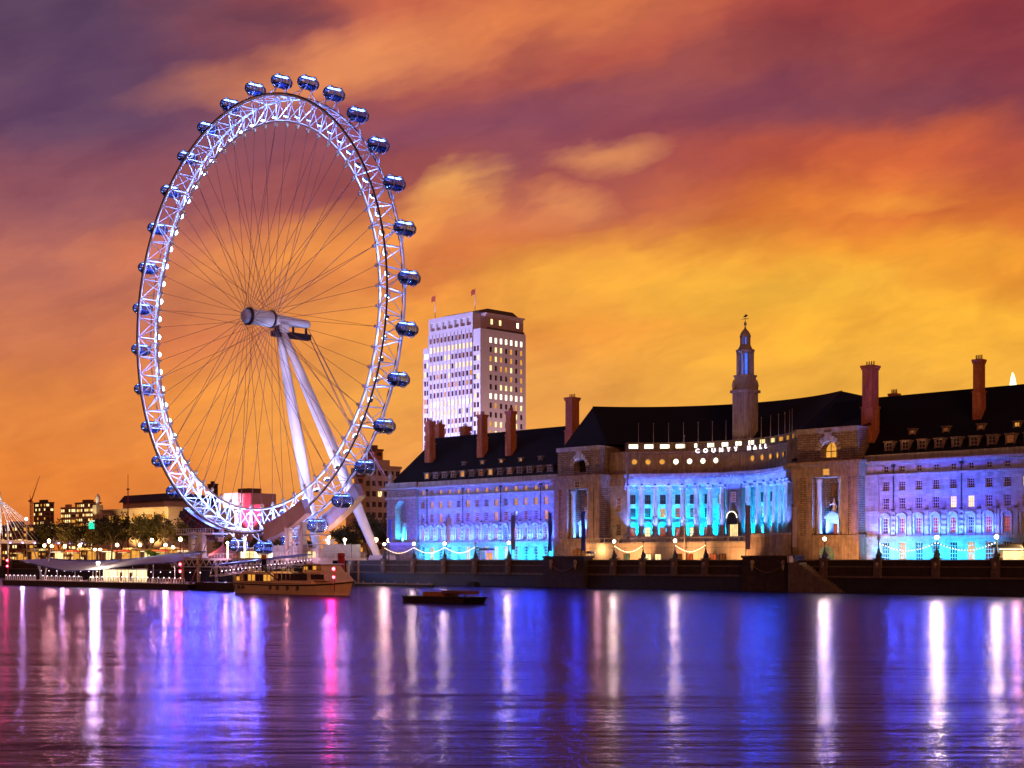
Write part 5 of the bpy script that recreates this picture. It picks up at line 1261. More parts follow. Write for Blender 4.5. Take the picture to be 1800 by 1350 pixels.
for s in (-1, 1): b.tube(GA+side*s*1.2+upv, GB+side*s*1.2+upv, 0.16, n=8)
cc = [GA+side*1.2+upv, GA-side*1.2+upv, GB-side*1.2+upv, GB+side*1.2+upv]; b.poly([p+Vector((0,0,0.12)) for p in cc]); b.poly([p+Vector((0,0,0.02)) for p in cc]); obj('roof', b, bpy.data.materials['blue_edge_tube'], gw, fix=False)
for i in range(26):
    p = GA+dirv*((i+0.5)/26)+side*1.12*(-1)+Vector((0,0,0.75)); p = p if p.x > (GA+dirv*((i+0.5)/26)).x else GA+dirv*((i+0.5)/26)+side*1.12+Vector((0,0,0.75))
    inst('bulb', PB, gw, (p.x, p.y, p.z-1.0))
for q in (0.2, 0.5, 0.8): p = GA+dirv*q+Vector((0,0,1.9)); lamp('gangway_light', 'POINT', p, (1.0, 0.6, 0.85), 420, 0.3, gw)
def pile(px, y, yt, m1, m2, label, r=0.55):
    x = bx(px, y); zt = hz(yt, x, y); t = thing('mooring_pile', (x, y, 0), label, 'pile', 'mooring piles by the pier')
    b = MB(); b.tube((x, y, -1), (x, y, zt-1.0), r, n=14); obj('shaft', b, m1, t); b = MB(); b.lathe((x, y, zt-1.0), [(r*1.02, 0), (r*1.02, 0.9), (r*0.8, 1.0)], 14); obj('cap', b, m2, t); return x, y, zt
pile(464, 176, 975, M_BLACKH, mat('orange_cap_paint', (0.5, 0.16, 0.06), 0.6), 'black mooring pile with an orange cap behind the tour boat')
x, y, z = pile(600, 186, 972, M_RED, M_RED, 'dark red mooring pile at the bow of the tour boat', 0.75)
pile(611, 233, 984, mat('tan_pile', (0.35, 0.2, 0.1), 0.6), M_CLADGREY, 'thin tan pile left of its pair under the platform edge', 0.25); pile(630, 233, 984, bpy.data.materials['tan_pile'], M_CLADGREY, 'thin tan pile right of its pair under the platform edge', 0.25)
def redlamp(px, y, py, label, e, post=True):
    x = bx(px, y); z = hz(py, x, y); t = thing('navigation_light', (x, y, 1.3), label, 'signal light', 'red navigation lights')
    b = MB(); b.tube((x, y, 0.9), (x, y, z+0.2), 0.09, n=6); b.rbox((x, y+0.1, z-0.3), (0.5, 0.3, 0.6)); obj('post', b, M_RED, t)
    b = MB(); b.ball((x, y-0.2, z), 0.28, 10, 6); b.ball((x, y-0.2, z-1.5), 0.24, 10, 6); obj('lens', b, G_RED, t)
    lamp('red_light', 'SPOT', (x, y-0.6, z), (1.0, 0.02, 0.10), e*1.5, 0.4, t, aim=(x, y-20, z-4), spot=150)
redlamp(14, PYF+1, 985, 'pair of red navigation lights at the far left end of the pontoon', 1500)
redlamp(318, PYF+1, 992, 'pair of red navigation lights at the right end of the pontoon', 1300)
redlamp(588, 158.6, 1000, 'pair of red navigation lights by the bow of the tour boat', 3000)
def davit(label, p0, p1, r=0.14):
    t = thing('mooring_davit', p0, label, 'davit'); b = MB(); b.tube(p0, p1, r, r*0.7, 8); obj('boom', b, mat('salmon_paint', (0.5, 0.16, 0.14), 0.5) if 'salmon_paint' not in bpy.data.materials else bpy.data.materials['salmon_paint'], t)
    b = MB(); b.lathe(p0, [(0.4, 0), (0.4, 0.3), (0.2, 0.5)], 10); obj('foot', b, M_DARKSTEEL, t)
x = bx(323, PYF+3); davit('upright salmon pole at the right end of the pontoon', (x, PYF+3, 1.3), (x-0.3, PYF+3, hz(948, x, PYF+3)))
x = bx(335, PYF+3); x2 = bx(360, PYF+3); davit('leaning salmon boom at the gangway foot', (x, PYF+3, 1.3), (x2, PYF+4, hz(945, x2, PYF+3)))
# ================================================================== tour boat
M_BOAT = mat('cream_boat_paint', (0.80, 0.62, 0.44), 0.35, var=0.06, scale=0.4, stain=0.1)
M_BOATD = mat('dark_boat_trim', (0.025, 0.018, 0.015), 0.4)
BX0, BY = -244.8, 164.0
boat = thing('tour_boat', (-224.5, BY, 0), 'large cream tour boat with a long row of windows moored before the pier', 'boat')
ST = [(0.0, 2.6, 2.2, 2.3), (0.6, 3.4, 2.9, 2.25), (4, 3.9, 3.5, 2.1), (14, 4.0, 3.7, 2.0), (24, 4.0, 3.6, 2.0), (30, 3.7, 3.0, 2.15), (34, 2.7, 1.7, 2.35), (36.5, 1.5, 0.6, 2.55), (38.0, 0.25, 0.05, 2.75)]
b = MB()
for (xs, hd, hw_, zd), (xs2, hd2, hw2, zd2) in zip(ST[:-1], ST[1:]):
    rk = lambda q, z: BX0+q - (1.6*(1-z/2.7) if q > 33 else 0)*(q-33)/5*1.0 if q > 33 else BX0+q
    for s in (-1, 1):
        P0, P1 = (rk(xs,-0.6), BY+s*hw_*0.9, -0.6), (rk(xs2,-0.6), BY+s*hw2*0.9, -0.6)
        Q0, Q1 = (rk(xs,0.5), BY+s*hw_, 0.5), (rk(xs2,0.5), BY+s*hw2, 0.5)
        T0, T1 = (BX0+xs, BY+s*hd, zd), (BX0+xs2, BY+s*hd2, zd2)
        b.quad(P0, P1, Q1, Q0, True); b.quad(Q0, Q1, T1, T0, True)
    b.quad((BX0+xs, BY-hd, zd), (BX0+xs2, BY-hd2, zd2), (BX0+xs2, BY+hd2, zd2), (BX0+xs, BY+hd, zd))
x0, hd, hw_, zd = ST[0]; b.poly([(BX0, BY-hw_*0.9, -0.6), (BX0, BY+hw_*0.9, -0.6), (BX0, BY+hd, zd), (BX0, BY-hd, zd)])
obj('hull', b, M_BOAT, boat)
b = MB()
for (xs, hd, hw_, zd), (xs2, hd2, hw2, zd2) in zip(ST[:-1], ST[1:]):
    b.quad((BX0+xs, BY-hd-0.07, zd-0.35), (BX0+xs2, BY-hd2-0.07, zd2-0.35), (BX0+xs2, BY-hd2-0.07, zd2-0.13), (BX0+xs, BY-hd-0.07, zd-0.13))
obj('rubbing_strake', b, M_BOATD, boat, fix=False)
def cabin(x0, x1, z0, z1, hw, rake0, rake1, name='cabin', m=None):
    b = MB(); pr = [(BX0+x0, z0), (BX0+x1, z0), (BX0+x1-rake1, z1), (BX0+x0+rake0, z1)]
    b.prism(pr, 'y', BY-hw, BY+hw); return obj(name, b, m or M_BOAT, boat)
cabin(1.2, 15, 2.2, 3.0, 3.5, 0.3, 0); cabin(1.6, 14.5, 3.0, 4.3, 3.4, 3.2, 0)
cabin(15, 29, 2.1, 2.7, 3.5, 0, 0); cabin(20, 33.5, 2.7, 4.25, 3.3, 3, 2.2)
cabin(29, 35, 2.2, 2.75, 2.6, 0, 0.6)
cabin(24.5, 31.6, 4.25, 5.7, 2.5, 0.3, 1.6, 'wheelhouse'); cabin(23.8, 31.0, 5.7, 5.85, 2.8, 0, 0.4, 'wheelhouse_roof')
b = MB(); b.box(BX0+4, BX0+27, BY-3.4, BY+3.4, 5.35, 5.5); obj('upper_roof', b, M_BOATD, boat)
b = MB()
for i in range(12):
    for s in (-1, 1): b.tube((BX0+4.5+2*i, BY+s*3.2, 3.0), (BX0+4.5+2*i, BY+s*3.2, 5.35), 0.06, n=5)
obj('roof_stanchion', b, M_BOATD, boat)
b = MB()
for i in range(30): b.tube((BX0+4.3+0.75*i, BY-3.35, 4.3), (BX0+4.3+0.75*i, BY-3.35, 5.2), 0.03, n=4)
b.tube((BX0+4.3, BY-3.35, 5.2), (BX0+26, BY-3.35, 5.2), 0.04, n=4); obj('upper_rail', b, M_BOATD, boat)
rb_ = random.Random(8)
def bwin(x0, x1, z0, z1, y, kind, skew=0.0):
    b = MB(); pr = [(BX0+x0, z0), (BX0+x1, z0), (BX0+x1+skew, z1), (BX0+x0+skew, z1)]; b.prism(pr, 'y', y-0.06, y+0.02)
    w = obj('window', b, M_FRAMED, boat); c = MB(); k = 0.09
    c.prism([(BX0+x0+k, z0+k), (BX0+x1-k, z0+k), (BX0+x1+skew-k, z1-k), (BX0+x0+skew+k, z1-k)], 'y', y-0.09, y-0.062); obj('pane', c, PANES[kind], w)
for i in range(9): bwin(2.4+1.42*i, 3.65+1.42*i, 2.42, 3.8 if i else 3.4, BY-3.5, rb_.choice(['dark', 'warm', 'dim', 'dark', 'bright']))
for i in range(8): bwin(16.0+1.45*i, 17.3+1.45*i, 2.7, 4.0, BY-3.5, rb_.choice(['dark', 'dim', 'warm', 'dark']))
for i in range(5): bwin(28.6+0.88*i, 29.35+0.88*i, 2.95, 3.9, BY-3.3-0.02, 'dark', -0.12)
for i in range(4): bwin(25.1+1.45*i, 26.4+1.45*i, 4.65, 5.55, BY-2.5, ['warm', 'dark', 'warm', 'dim'][i], -0.2 if i == 3 else 0)
for x in (2.0, 4.0, 5.5, 15.5, 18.0, 21.5, 25):
    b = MB(); b.path([(BX0+x+0.42*math.cos(2*math.pi*k/12), BY-4.02, 1.25+0.26*math.sin(2*math.pi*k/12)) for k in range(12)], 0.10, 5, closed=True); obj('tyre_fender', b, M_BOATD, boat)
for (xa_, za, xb_, zb) in ((12.5, 4.6, 18.0, 2.6), (21, 4.6, 27.5, 3.1)):
    b = MB(); b.tube((BX0+xa_, BY-3.62, za), (BX0+xb_, BY-3.62, zb), 0.12, n=5); b.tube((BX0+xa_, BY-3.62, za+0.7), (BX0+xb_, BY-3.62, zb+0.7), 0.07, n=5)
    for i in range(6): t = i/5; b.tube((BX0+xa_+(xb_-xa_)*t, BY-3.62, za+(zb-za)*t), (BX0+xa_+(xb_-xa_)*t, BY-3.62, za+(zb-za)*t+0.7), 0.04, n=4)
    obj('stair', b, M_BOATD, boat)
lamp('cabin_light', 'POINT', (BX0+20, BY-3.0, 5.0), (1.0, 0.45, 0.15), 700, 0.2, boat); lamp('cabin_light', 'POINT', (BX0+8, BY-3.0, 5.0), (1.0, 0.45, 0.15), 700, 0.2, boat)
boat.scale = (0.93, 1, 1); boat.location.x -= 0.6
# ================================================================== low barge and mooring boom
barge = thing('work_barge', (bx(770, 147), 147, 0), 'small black work barge with a tarpaulin frame floating right of the boat', 'barge')
x0, x1 = bx(707, 145), bx(818, 145); L_ = x1-x0
b = MB(); b.prism([(x0+0.2, -0.4), (x1-0.9, -0.4), (x1, 0.95), (x0, 0.95)], 'y', 145, 149.5); b.box(x0-0.05, x1+0.05, 144.9, 149.6, 0.85, 1.0); obj('hull', b, M_BLACKH, barge)
b = MB(); b.box(x0+L_*0.27, x0+L_*0.60, 145.8, 148.8, 1.0, 1.65); obj('timber_stack', b, mat('rust_timber', (0.36, 0.15, 0.07), 0.7, var=0.4, scale=3), barge)
b = MB(); b.prism([(x0+L_*0.59, 1.4), (x0+L_*0.92, 1.35), (x0+L_*0.915, 1.85), (x0+L_*0.58, 1.95)], 'y', 145.6, 149)
for i in range(5): x = x0+L_*(0.61+0.07*i); b.tube((x, 145.9, 1.0), (x, 145.9, 1.4), 0.05, n=4)
obj('tarpaulin_frame', b, mat('brown_tarpaulin', (0.14, 0.06, 0.06), 0.8, var=0.4, scale=3), barge)
b = MB()
for f in (0.06, 0.11, 0.18, 0.25): b.tube((x0+L_*f, 145.2, 1.0), (x0+L_*f, 145.2, 1.95), 0.04, n=4)
b.tube((x0+L_*0.06, 145.2, 1.95), (x0+L_*0.25, 145.2, 1.95), 0.03, n=4); b.tube((x0+L_*0.15, 146, 1.0), (x0+L_*0.15, 146, 2.4), 0.07, n=6); obj('rail', b, M_IRON, barge)
b = MB(); b.tube((x0+L_*0.31, 147, 1.6), (x0+L_*0.31, 147, 2.3), 0.10, n=6); b.ball((x0+L_*0.31, 147, 2.45), 0.2, 8, 5); obj('lamp_post', b, M_IRON, barge)
for f in (0.03, 0.96): b = MB(); b.lathe((x0+L_*f, 145.6, 1.0), [(0.14, 0), (0.1, 0.2), (0.16, 0.35)], 8); obj('bollard', b, M_IRON, barge)
bm = thing('mooring_boom', (bx(680, 226), 228, 0), 'long low dark mooring boom floating before the river wall', 'boom')
b = MB(); b.box(bx(612, 226), bx(750, 226), 226, 228.5, -0.4, 0.6); obj('float', b, M_BLACKH, bm); b = MB(); b.box(bx(612, 226)+0.3, bx(750, 226)-0.3, 226.2, 228.3, 0.6, 0.75)
for i in range(8): x = bx(614, 226)+4.2*i; b.lathe((x, 227.2, 0.75), [(0.15, 0), (0.12, 0.3), (0.18, 0.4)], 8)
obj('walkway', b, M_CLADGREY, bm)
rf = thing('mooring_raft', (bx(832, 240), 240, 0), 'small dark mooring raft below the river wall', 'raft')
b = MB(); b.rbox((bx(832, 240), 240, -0.3), (2.6, 2.0, 1.0)); obj('float', b, M_BLACKH, rf); b = MB(); b.rbox((bx(832, 240), 240, 0.7), (2.2, 1.6, 0.5)); b.tube((bx(832, 240), 240, 1.2), (bx(832, 240), 240, 1.7), 0.12, n=6); obj('fender', b, M_IRON, rf)
# ================================================================== trees on the left bank
M_BARK = mat('bark', (0.055, 0.035, 0.022), 0.8, var=0.35, scale=2.5, bump=0.5)
def leafmat(nm, a, b_):
    m = bpy.data.materials.new(nm); m.use_nodes = True; t = NT(m.node_tree); bs = t.n['Principled BSDF']
    gp = t.new('ShaderNodeNewGeometry').outputs['Position']; n = t.noise(gp, 0.5, 4, 0.7)['Fac']
    t.l.new(t.ramp(n, [(0.35, a), (0.65, b_)]), bs.inputs['Base Color']); bs.inputs['Roughness'].default_value = 0.7; bs.inputs['Specular IOR Level'].default_value = 0.2
    return m
M_LEAF = leafmat('spring_leaves', (0.045, 0.04, 0.012), (0.10, 0.075, 0.02))
M_LEAF2 = leafmat('dark_leaves', (0.035, 0.03, 0.012), (0.07, 0.06, 0.02))
def tree_mesh(seed, h, spread, leaves, size):
    r = random.Random(seed); t = MB(); tips = []
    def grow(p, d, L, rad, lev):
        n = 4; pts = [p]; rr = [rad]; q = p.copy(); dd = d.copy()
        for i in range(n):
            dd = (dd + Vector((r.uniform(-1,1), r.uniform(-1,1), r.uniform(-0.3,0.7)))*0.16).normalized(); q = q+dd*(L/n); pts.append(q.copy()); rr.append(max(0.02, rad*(1-0.6*(i+1)/n)))
            if lev >= 2: tips.append(q.copy())
        t.path(pts, rr, 7 if lev == 0 else 4, cap=False)
        if lev < 4:
            k = {0: 5, 1: 4, 2: 3, 3: 2}[lev]
            for i in range(k):
                f = r.uniform(0.45, 1.0) if lev else r.uniform(0.6, 1.0); idx = min(n, max(1, int(f*n+0.5)))
                ang = r.uniform(0, 2*math.pi); tilt = r.uniform(0.35, 0.85)*spread
                u = pts[idx]-pts[idx-1]; u.normalize(); a = u.orthogonal().normalized(); bb = u.cross(a)
                nd = (u*math.cos(tilt)+(a*math.cos(ang)+bb*math.sin(ang))*math.sin(tilt)); nd.z += 0.12; nd.normalize()
                grow(pts[idx], nd, L*r.uniform(0.55, 0.78), rr[idx]*0.72, lev+1)
    grow(Vector((0,0,0)), Vector((0,0,1)), h*0.42, h*0.022, 0)
    c = MB()
    for i in range(leaves):
        p = r.choice(tips) + Vector((r.gauss(0,1), r.gauss(0,1), r.gauss(0,0.8)))*h*0.035
        a = Vector((r.uniform(-1,1), r.uniform(-1,1), r.uniform(-1,1))).normalized(); b2 = a.orthogonal().normalized(); s = size*r.uniform(0.6, 1.4)
        c.quad(p-a*s-b2*s*0.6, p+a*s-b2*s*0.6, p+a*s*0.8+b2*s*0.6, p-a*s+b2*s*0.5)
    return t, c
TV = []
for i, (sd, h, sp_, lv, sz) in enumerate(((1, 18, 1.0, 1700, 0.30), (2, 18, 1.15, 2300, 0.32), (3, 18, 0.85, 1200, 0.26), (6, 18, 1.05, 3000, 0.34))):
    t, c = tree_mesh(sd, h, sp_, lv, sz); TV.append((t.mesh('trunk', M_BARK), c.mesh('crown', M_LEAF2 if i in (0, 3) else M_LEAF, fix=False)))
def tree(px, y, ytop, v, label, rz=0.0, grp='trees along the left bank'):
    x = bx(px, y); h = hz(ytop, x, y)-PROM; t = thing('bank_tree', (x, y, PROM), label, 'tree', grp, rz)
    zmax = max(vv.co.z for vv in TV[v][1].vertices); s = h/zmax; t.scale = (s, s, s)
    inst('trunk', TV[v][0], t, (0,0,0), local=True); inst('crown', TV[v][1], t, (0,0,0), local=True)
G = 'trees along the left bank'
for i, (px, y, yt, v, lab) in enumerate((
    (62, 268, 925, 3, 'bushy tree at the left end of the bank beside the bridge'), (84, 262, 908, 3, 'broad dark tree below the dark lit tower block'), (108, 275, 915, 1, 'leafy tree left of the stepped office building'), (122, 264, 918, 0, 'low dark tree before the stepped office building'),
    (148, 272, 912, 3, 'dense tree just left of the teal lit sign'), (170, 266, 918, 1, 'rounded tree right of the teal lit sign'), (196, 262, 895, 3, 'tallest dense tree on the left bank, below the white spire'), (216, 276, 905, 0, 'dark tree right of the tallest dense tree'),
    (238, 264, 902, 2, 'thinly leaved tree before the pale concert hall'), (254, 274, 912, 0, 'small dark tree under the concert hall wall'), (270, 263, 897, 2, 'tall bare branched tree before the concert hall'), (290, 272, 905, 1, 'leafy tree near the right end of the concert hall'),
    (308, 264, 908, 2, 'thin tree left of the wheel machinery'), (326, 276, 915, 0, 'dark tree behind the wheel machinery'))):
    tree(px, y, yt, v, lab, i*1.3, G)
G2 = 'trees right of the wheel'
for i, (px, y, yt, v, lab) in enumerate(((598, 285, 920, 3, 'low bushy tree behind the right support leg'), (618, 300, 926, 1, 'small rounded tree left of the right support leg'), (648, 300, 905, 2, 'thin leaved tree between support leg and hall'), (664, 292, 900, 2, 'tall thin tree beside the end pavilion of the hall'), (680, 320, 912, 1, 'leafy tree half hidden by the end pavilion'))):
    tree(px, y, yt, v, lab, i*0.9+0.4, G2)
for i, (px, y, yt) in enumerate(((390, 290, 938), (420, 300, 942), (455, 296, 940), (486, 300, 944), (545, 296, 938))):
    tree(px, y, yt, (1, 0, 3, 1, 0)[i], ('low tree behind the wheel, far left of five', 'low tree behind the wheel, second from left', 'low tree behind the lowest point of the wheel', 'low tree behind the wheel, left of the clad tower', 'low tree behind the wheel, right of the clad tower')[i], i*1.1, 'low trees behind the wheel')
# ------------------------------------------------------------------ globe lamps on the left promenade
b = MB(); b.lathe((0,0,0), [(0.4, 0), (0.4, 0.5), (0.2, 0.9), (0.11, 1.3), (0.09, 1.0*5.6), (0.16, 5.7)], 10); GP = b.mesh('post', M_IRON)
b = MB(); b.ball((0,0,6.05), 0.55, 12, 8); GL = b.mesh('globe', glow('warm_globe', (1.0, 0.62, 0.26), 26.0))
names = ['by the bridge foot', 'tall one behind the first tree', 'left of the second pontoon mast', 'below the leafy tree', 'under the dense trees', 'left of a close pair by the pier floodlight', 'right of a close pair by the pier floodlight', 'right of the pier floodlight', 'below the concert hall middle', 'taller one above the green lit bush', 'right of the green lit bush', 'left of the machinery columns', 'tall one beside the salmon boom']
for i, (px, py) in enumerate(((78, 959), (86, 951), (91, 960), (114, 960), (140, 959), (167, 966), (176, 966), (206, 958), (246, 958), (267, 950), (291, 958), (304, 962), (317, 948))):
    y = 254.5; x = bx(px, y); z = hz(py, x, y); t = thing('globe_lamp', (x, y, PROM), 'glowing globe lamp ' + names[i], 'street lamp', 'globe lamps on the left promenade')
    s = (z-PROM)/6.05; t.scale = (1.0, 1.0, s); inst('post', GP, t, (0,0,0), local=True); inst('globe', GL, t, (0,0,0), local=True)
    l = lamp('lamp_light', 'POINT', (x, y+0.8, z), (1.0, 0.52, 0.18), 3200, 0.5)
lampless = ((661, 270, 949, 'starry tall lamp between support leg and hall'), (684, 256, 950, 'small lamp by the blue banner at the left end of the hall'))
for px, y, py, lab in lampless:
    x = bx(px, y); z = hz(py, x, y); t = thing('globe_lamp', (x, y, PROM), lab, 'street lamp'); t.scale = (1, 1, (z-PROM)/6.05)
    inst('post', GP, t, (0,0,0), local=True); inst('globe', GL, t, (0,0,0), local=True); lamp('lamp_light', 'POINT', (x, y-0.9, z), (1.0, 0.55, 0.2), 2400, 0.5)
# market stalls under the trees
SC = [mat('stall_canvas_red', (0.4, 0.06, 0.04), 0.8), mat('stall_canvas_cream', (0.5, 0.4, 0.25), 0.8), mat('stall_canvas_brown', (0.2, 0.1, 0.05), 0.8)]
lb_ = ['red roofed', 'cream roofed', 'brown roofed']
where = ['at the bridge foot', 'second from the bridge', 'under the first trees', 'left of the close pair of lamps', 'behind the dense trees', 'below the tallest tree', 'left of the thin tree', 'below the concert hall', 'beside the green lit bush', 'right of the green lit bush', 'left of the machinery', 'beside the machinery columns']
for i, px in enumerate((30, 55, 98, 128, 155, 188, 215, 232, 256, 281, 299, 322)):
    kiosk(px, 259.5+(i % 3)*2.0, 5.5+(i*7 % 3), 3.0, 4.0+(i*5 % 3)*0.4, ('bright', 'warm', 'white')[i % 3], lb_[i % 3]+' lit stall '+where[i], SC[i % 3])
tent = thing('festival_tent', (bx(392, 256), 256, PROM), 'pink lit pointed festival tent behind the gangway', 'tent')
x, y = bx(392, 256), 256
b = MB(); b.lathe((x, y, PROM), [(4.6, 0), (4.6, 2.4), (5.0, 2.45), (2.0, 4.4), (0.5, 5.6), (0.1, 6.4)], 10, smooth=False); obj('canvas', b, mat('pink_canvas', (0.6, 0.16, 0.16), 0.8), tent); b = MB(); b.tube((x, y, PROM+6.3), (x, y, PROM+8), 0.06, n=5); obj('mast', b, M_WHITE, tent)
lamp('tent_light', 'POINT', (x-1, 250.8, PROM+4), (1.0, 0.35, 0.3), 900, 0.4)
pav = thing('ticket_pavilion', (bx(450, 262), 262, PROM), 'long low pavilion with bright cream windows behind the gangway', 'pavilion')
x0, x1 = bx(420, 262), bx(500, 262)
b = MB(); b.box(x0, x1, 262, 268, PROM, PROM+4.6); obj('wall', b, M_RENDER, pav); b = MB(); b.box(x0-0.8, x1+0.8, 261.2, 268.5, PROM+4.6, PROM+5.0); obj('roof', b, M_WHITE, pav)
for i in range(9): x = x0+1+(x1-x0-2)*(i+0.5)/9; w_ = (x1-x0-2)/9*0.8; obj('window', MB().box(x-w_/2, x+w_/2, 261.9, 261.98, PROM+0.7, PROM+3.8), PANES['bright' if i % 3 else 'white'], pav)
# green lit bush and teal sign
tg = thing('lit_bush', (bx(262, 258), 258, PROM), 'bush lit vivid green beside the globe lamps', 'bush'); tg.scale = (0.42, 0.42, 0.30)
inst('trunk', TV[0][0], tg, (0,0,0), local=True); inst('crown', TV[3][1], tg, (0,0,0), local=True)
lamp('green_light', 'SPOT', (bx(266, 253), 253, PROM+1.5), (0.25, 1.0, 0.02), 5200, 0.3, aim=(bx(262, 258), 258, PROM+4), spot=70)
# ================================================================== footbridge with white pylon at the far left
br = thing('footbridge', (-535, 246, 0), 'footbridge with a white cone of cables at the far left edge', 'bridge')
BXX = -535.0
b = MB(); b.box(BXX-2.6, BXX+2.6, 60, 285, 12.9, 13.5); b.box(BXX+2.4, BXX+2.62, 60, 285, 13.5, 14.2); obj('deck', b, M_PINKSTEEL, br)
zap = hz(876, BXX, 247)
b = MB(); b.tube((BXX, 247, 0), (BXX, 247, zap), 0.62, 0.32, 12); obj('pylon', b, M_WHITE, br)
b = MB(); b.lathe((BXX, 247, zap-0.5), [(0.6, 0), (0.9, 0.4), (0.5, 1.2), (0.1, 3.4)], 10); obj('finial', b, M_WHITE, br)
for i in range(11):
    for sx_ in (-1, 1):
        yy = 247 + (i-5)*4.4; b = MB(); b.tube((BXX, 247, zap-0.4), (BXX+sx_*2.5, yy, 13.5), 0.10, n=4); obj('stay_cable', b, M_WHITE, br)
b = MB(); b.tube((BXX+1.0, 250, 0), (BXX+0.5, 250, 22), 0.3, n=8); obj('strut', b, M_WHITE, br)
for i in range(14): y = 215+5*i; inst('deck_lamp', MB().ball((0,0,0), 0.28, 8, 5).mesh('deck_lamp', glow('violet_deck_lamp', (0.5, 0.35, 1.0), 8.0) if 'violet_deck_lamp' not in bpy.data.materials else bpy.data.materials['violet_deck_lamp']), br, (BXX+2.75, y, 13.2))
b = MB(); b.box(BXX-1.5, BXX+1.5, 244, 251, -1, 4.2); obj('pier_base', b, M_GRANITE, br)
lamp('pylon_light', 'SPOT', (BXX+7, 238, 14), (0.9, 0.82, 0.9), 24000, 0.5, br, aim=(BXX, 247, 24), spot=60)
b = MB(); xq = bx(47, 262); b.tube((xq, 262, PROM), (xq, 262, hz(913, xq, 262)), 0.2, n=6); fl_ = obj('flood_mast', b, M_PINKSTEEL, br)
obj('mast_lamp', MB().ball((xq, 261.8, hz(912, xq, 262)), 0.6, 10, 6), glow('blue_white_lamp', (0.55, 0.7, 1.0), 10.0), fl_)
# ================================================================== buildings beyond
M_B = {'brown': mat('brown_facade', (0.16, 0.085, 0.05), 0.7, var=0.2, scale=0.1), 'tan': mat('tan_facade', (0.42, 0.28, 0.15), 0.7, var=0.15, scale=0.1), 'cream': mat('cream_facade', (0.52, 0.40, 0.26), 0.7, var=0.12, scale=0.1, stain=0.15), 'dark': mat('dark_facade', (0.06, 0.04, 0.045), 0.6, var=0.25, scale=0.1),
       'orange': mat('orange_brick', (0.42, 0.17, 0.06), 0.7, var=0.2, scale=0.2), 'pink': mat('pale_pink_facade', (0.6, 0.42, 0.46), 0.6, var=0.1, scale=0.1)}
def far_block(name, label, px0, pxm, px1, ytop, y, m, floors, bay, lit, seed, roofm='dark', cat='building', base=PROM):
    xl, xr = bx(px0, y), bx(pxm, y); t_ = (px1-900)/FPX; yb = xr*(t_*SP+CP)/(t_*CP-SP)
    zt = hz(ytop, xr, y); t = thing(name, ((xl+xr)/2, (y+yb)/2, base), label, cat)
    b = MB(); b.box(xl, xr, y, yb, base, zt); obj('wall', b, M_B[m], t)
    b = MB(); b.box(xl-0.4, xr+0.4, y-0.4, yb+0.4, zt, zt+1.0); b.rbox(((xl+xr)/2, (y+yb)/2, zt+1.0), ((xr-xl)*0.4, (yb-y)*0.5, 2.4)); obj('roof', b, M_B[roofm], t)
    r = random.Random(seed); fh = (zt-base)/floors
    nf, ns = max(1, int((xr-xl)/bay)), max(1, int((yb-y)/bay)); cnt = 0; top = []
    for f in range(floors-1, -1, -1):
        for (n, a, c, side) in ((nf, xl, xr, 0), (ns, y, yb, 1)):
            for i in range(n):
                u = a+(c-a)*(i+0.5)/n; w = (c-a)/n*0.62; z = base+fh*(f+0.28); k = r.choices(list(lit), list(lit.values()))[0]
                q = (u, w, z, fh*0.5, side, k)
                top.append(q)
    keep = top[:100] if len(top) > 100 else top; restw = top[len(keep):]
    def add(bb, q):
        u, w, z, h, side, k = q
        if side: bb.box(xr-0.1, xr+0.06, u-w/2, u+w/2, z, z+h)
        else: bb.box(u-w/2, u+w/2, y-0.06, y+0.1, z, z+h)
    for q in keep: bb = MB(); add(bb, q); obj('window', bb, PANES[q[5]], t)
    if restw:
        bb = MB(); fm_ = []; ks = list(lit)
        for q in restw: n0 = len(bb.f); add(bb, q); fm_ += [ks.index(q[5])]*(len(bb.f)-n0)
        o = obj('window', bb, None, t); o['kind'] = 'stuff'
        for k in ks: o.data.materials.append(PANES[k])
        for p_, i_ in zip(o.data.polygons, fm_): p_.material_index = i_
    return t, xl, xr, yb, zt
far_block('tower_block', 'dark tower block with glowing floors beside the red crane', 59, 80, 95, 884, 640, 'brown', 13, 3.2, {'dark': .45, 'warm': .25, 'bright': .3}, 1)
far_block('office_block', 'stepped tan office block, lower left wing with lit rows', 107, 124, 134, 893, 600, 'tan', 10, 3.4, {'dark': .3, 'warm': .25, 'bright': .45}, 2, 'tan')
far_block('office_block', 'stepped tan office block, taller main part below the white spire', 132, 158, 178, 884, 640, 'tan', 12, 3.4, {'dark': .35, 'warm': .25, 'bright': .4}, 3, 'brown')
far_block('apartment_tower', 'slim dark violet tower seen through the wheel left of the pink cube', 365, 376, 383, 852, 720, 'dark', 18, 3.5, {'dark': .85, 'warm': .15}, 4)
far_block('apartment_block', 'orange brick block with arched lights left of the cream building', 608, 626, 640, 838, 330, 'orange', 10, 3.2, {'dim': .4, 'warm': .4, 'dark': .2}, 6, 'brown')
far_block('cream_office', 'cream office building with rows of dark windows behind the end of the hall', 632, 652, 704, 822, 340, 'cream', 9, 2.6, {'dark': .9, 'bright': .05, 'dim': .05}, 7, 'tan')
far_block('brown_tower', 'brown tower top rising behind the cream office building', 641, 660, 673, 792, 520, 'orange', 16, 4, {'dark': .5, 'dim': .5}, 8, 'brown')
far_block('brown_block', 'low brown block behind the trees under the lit pylon', 0, 30, 60, 925, 420, 'brown', 6, 3.2, {'dark': .4, 'warm': .3, 'bright': .3}, 9, 'brown')
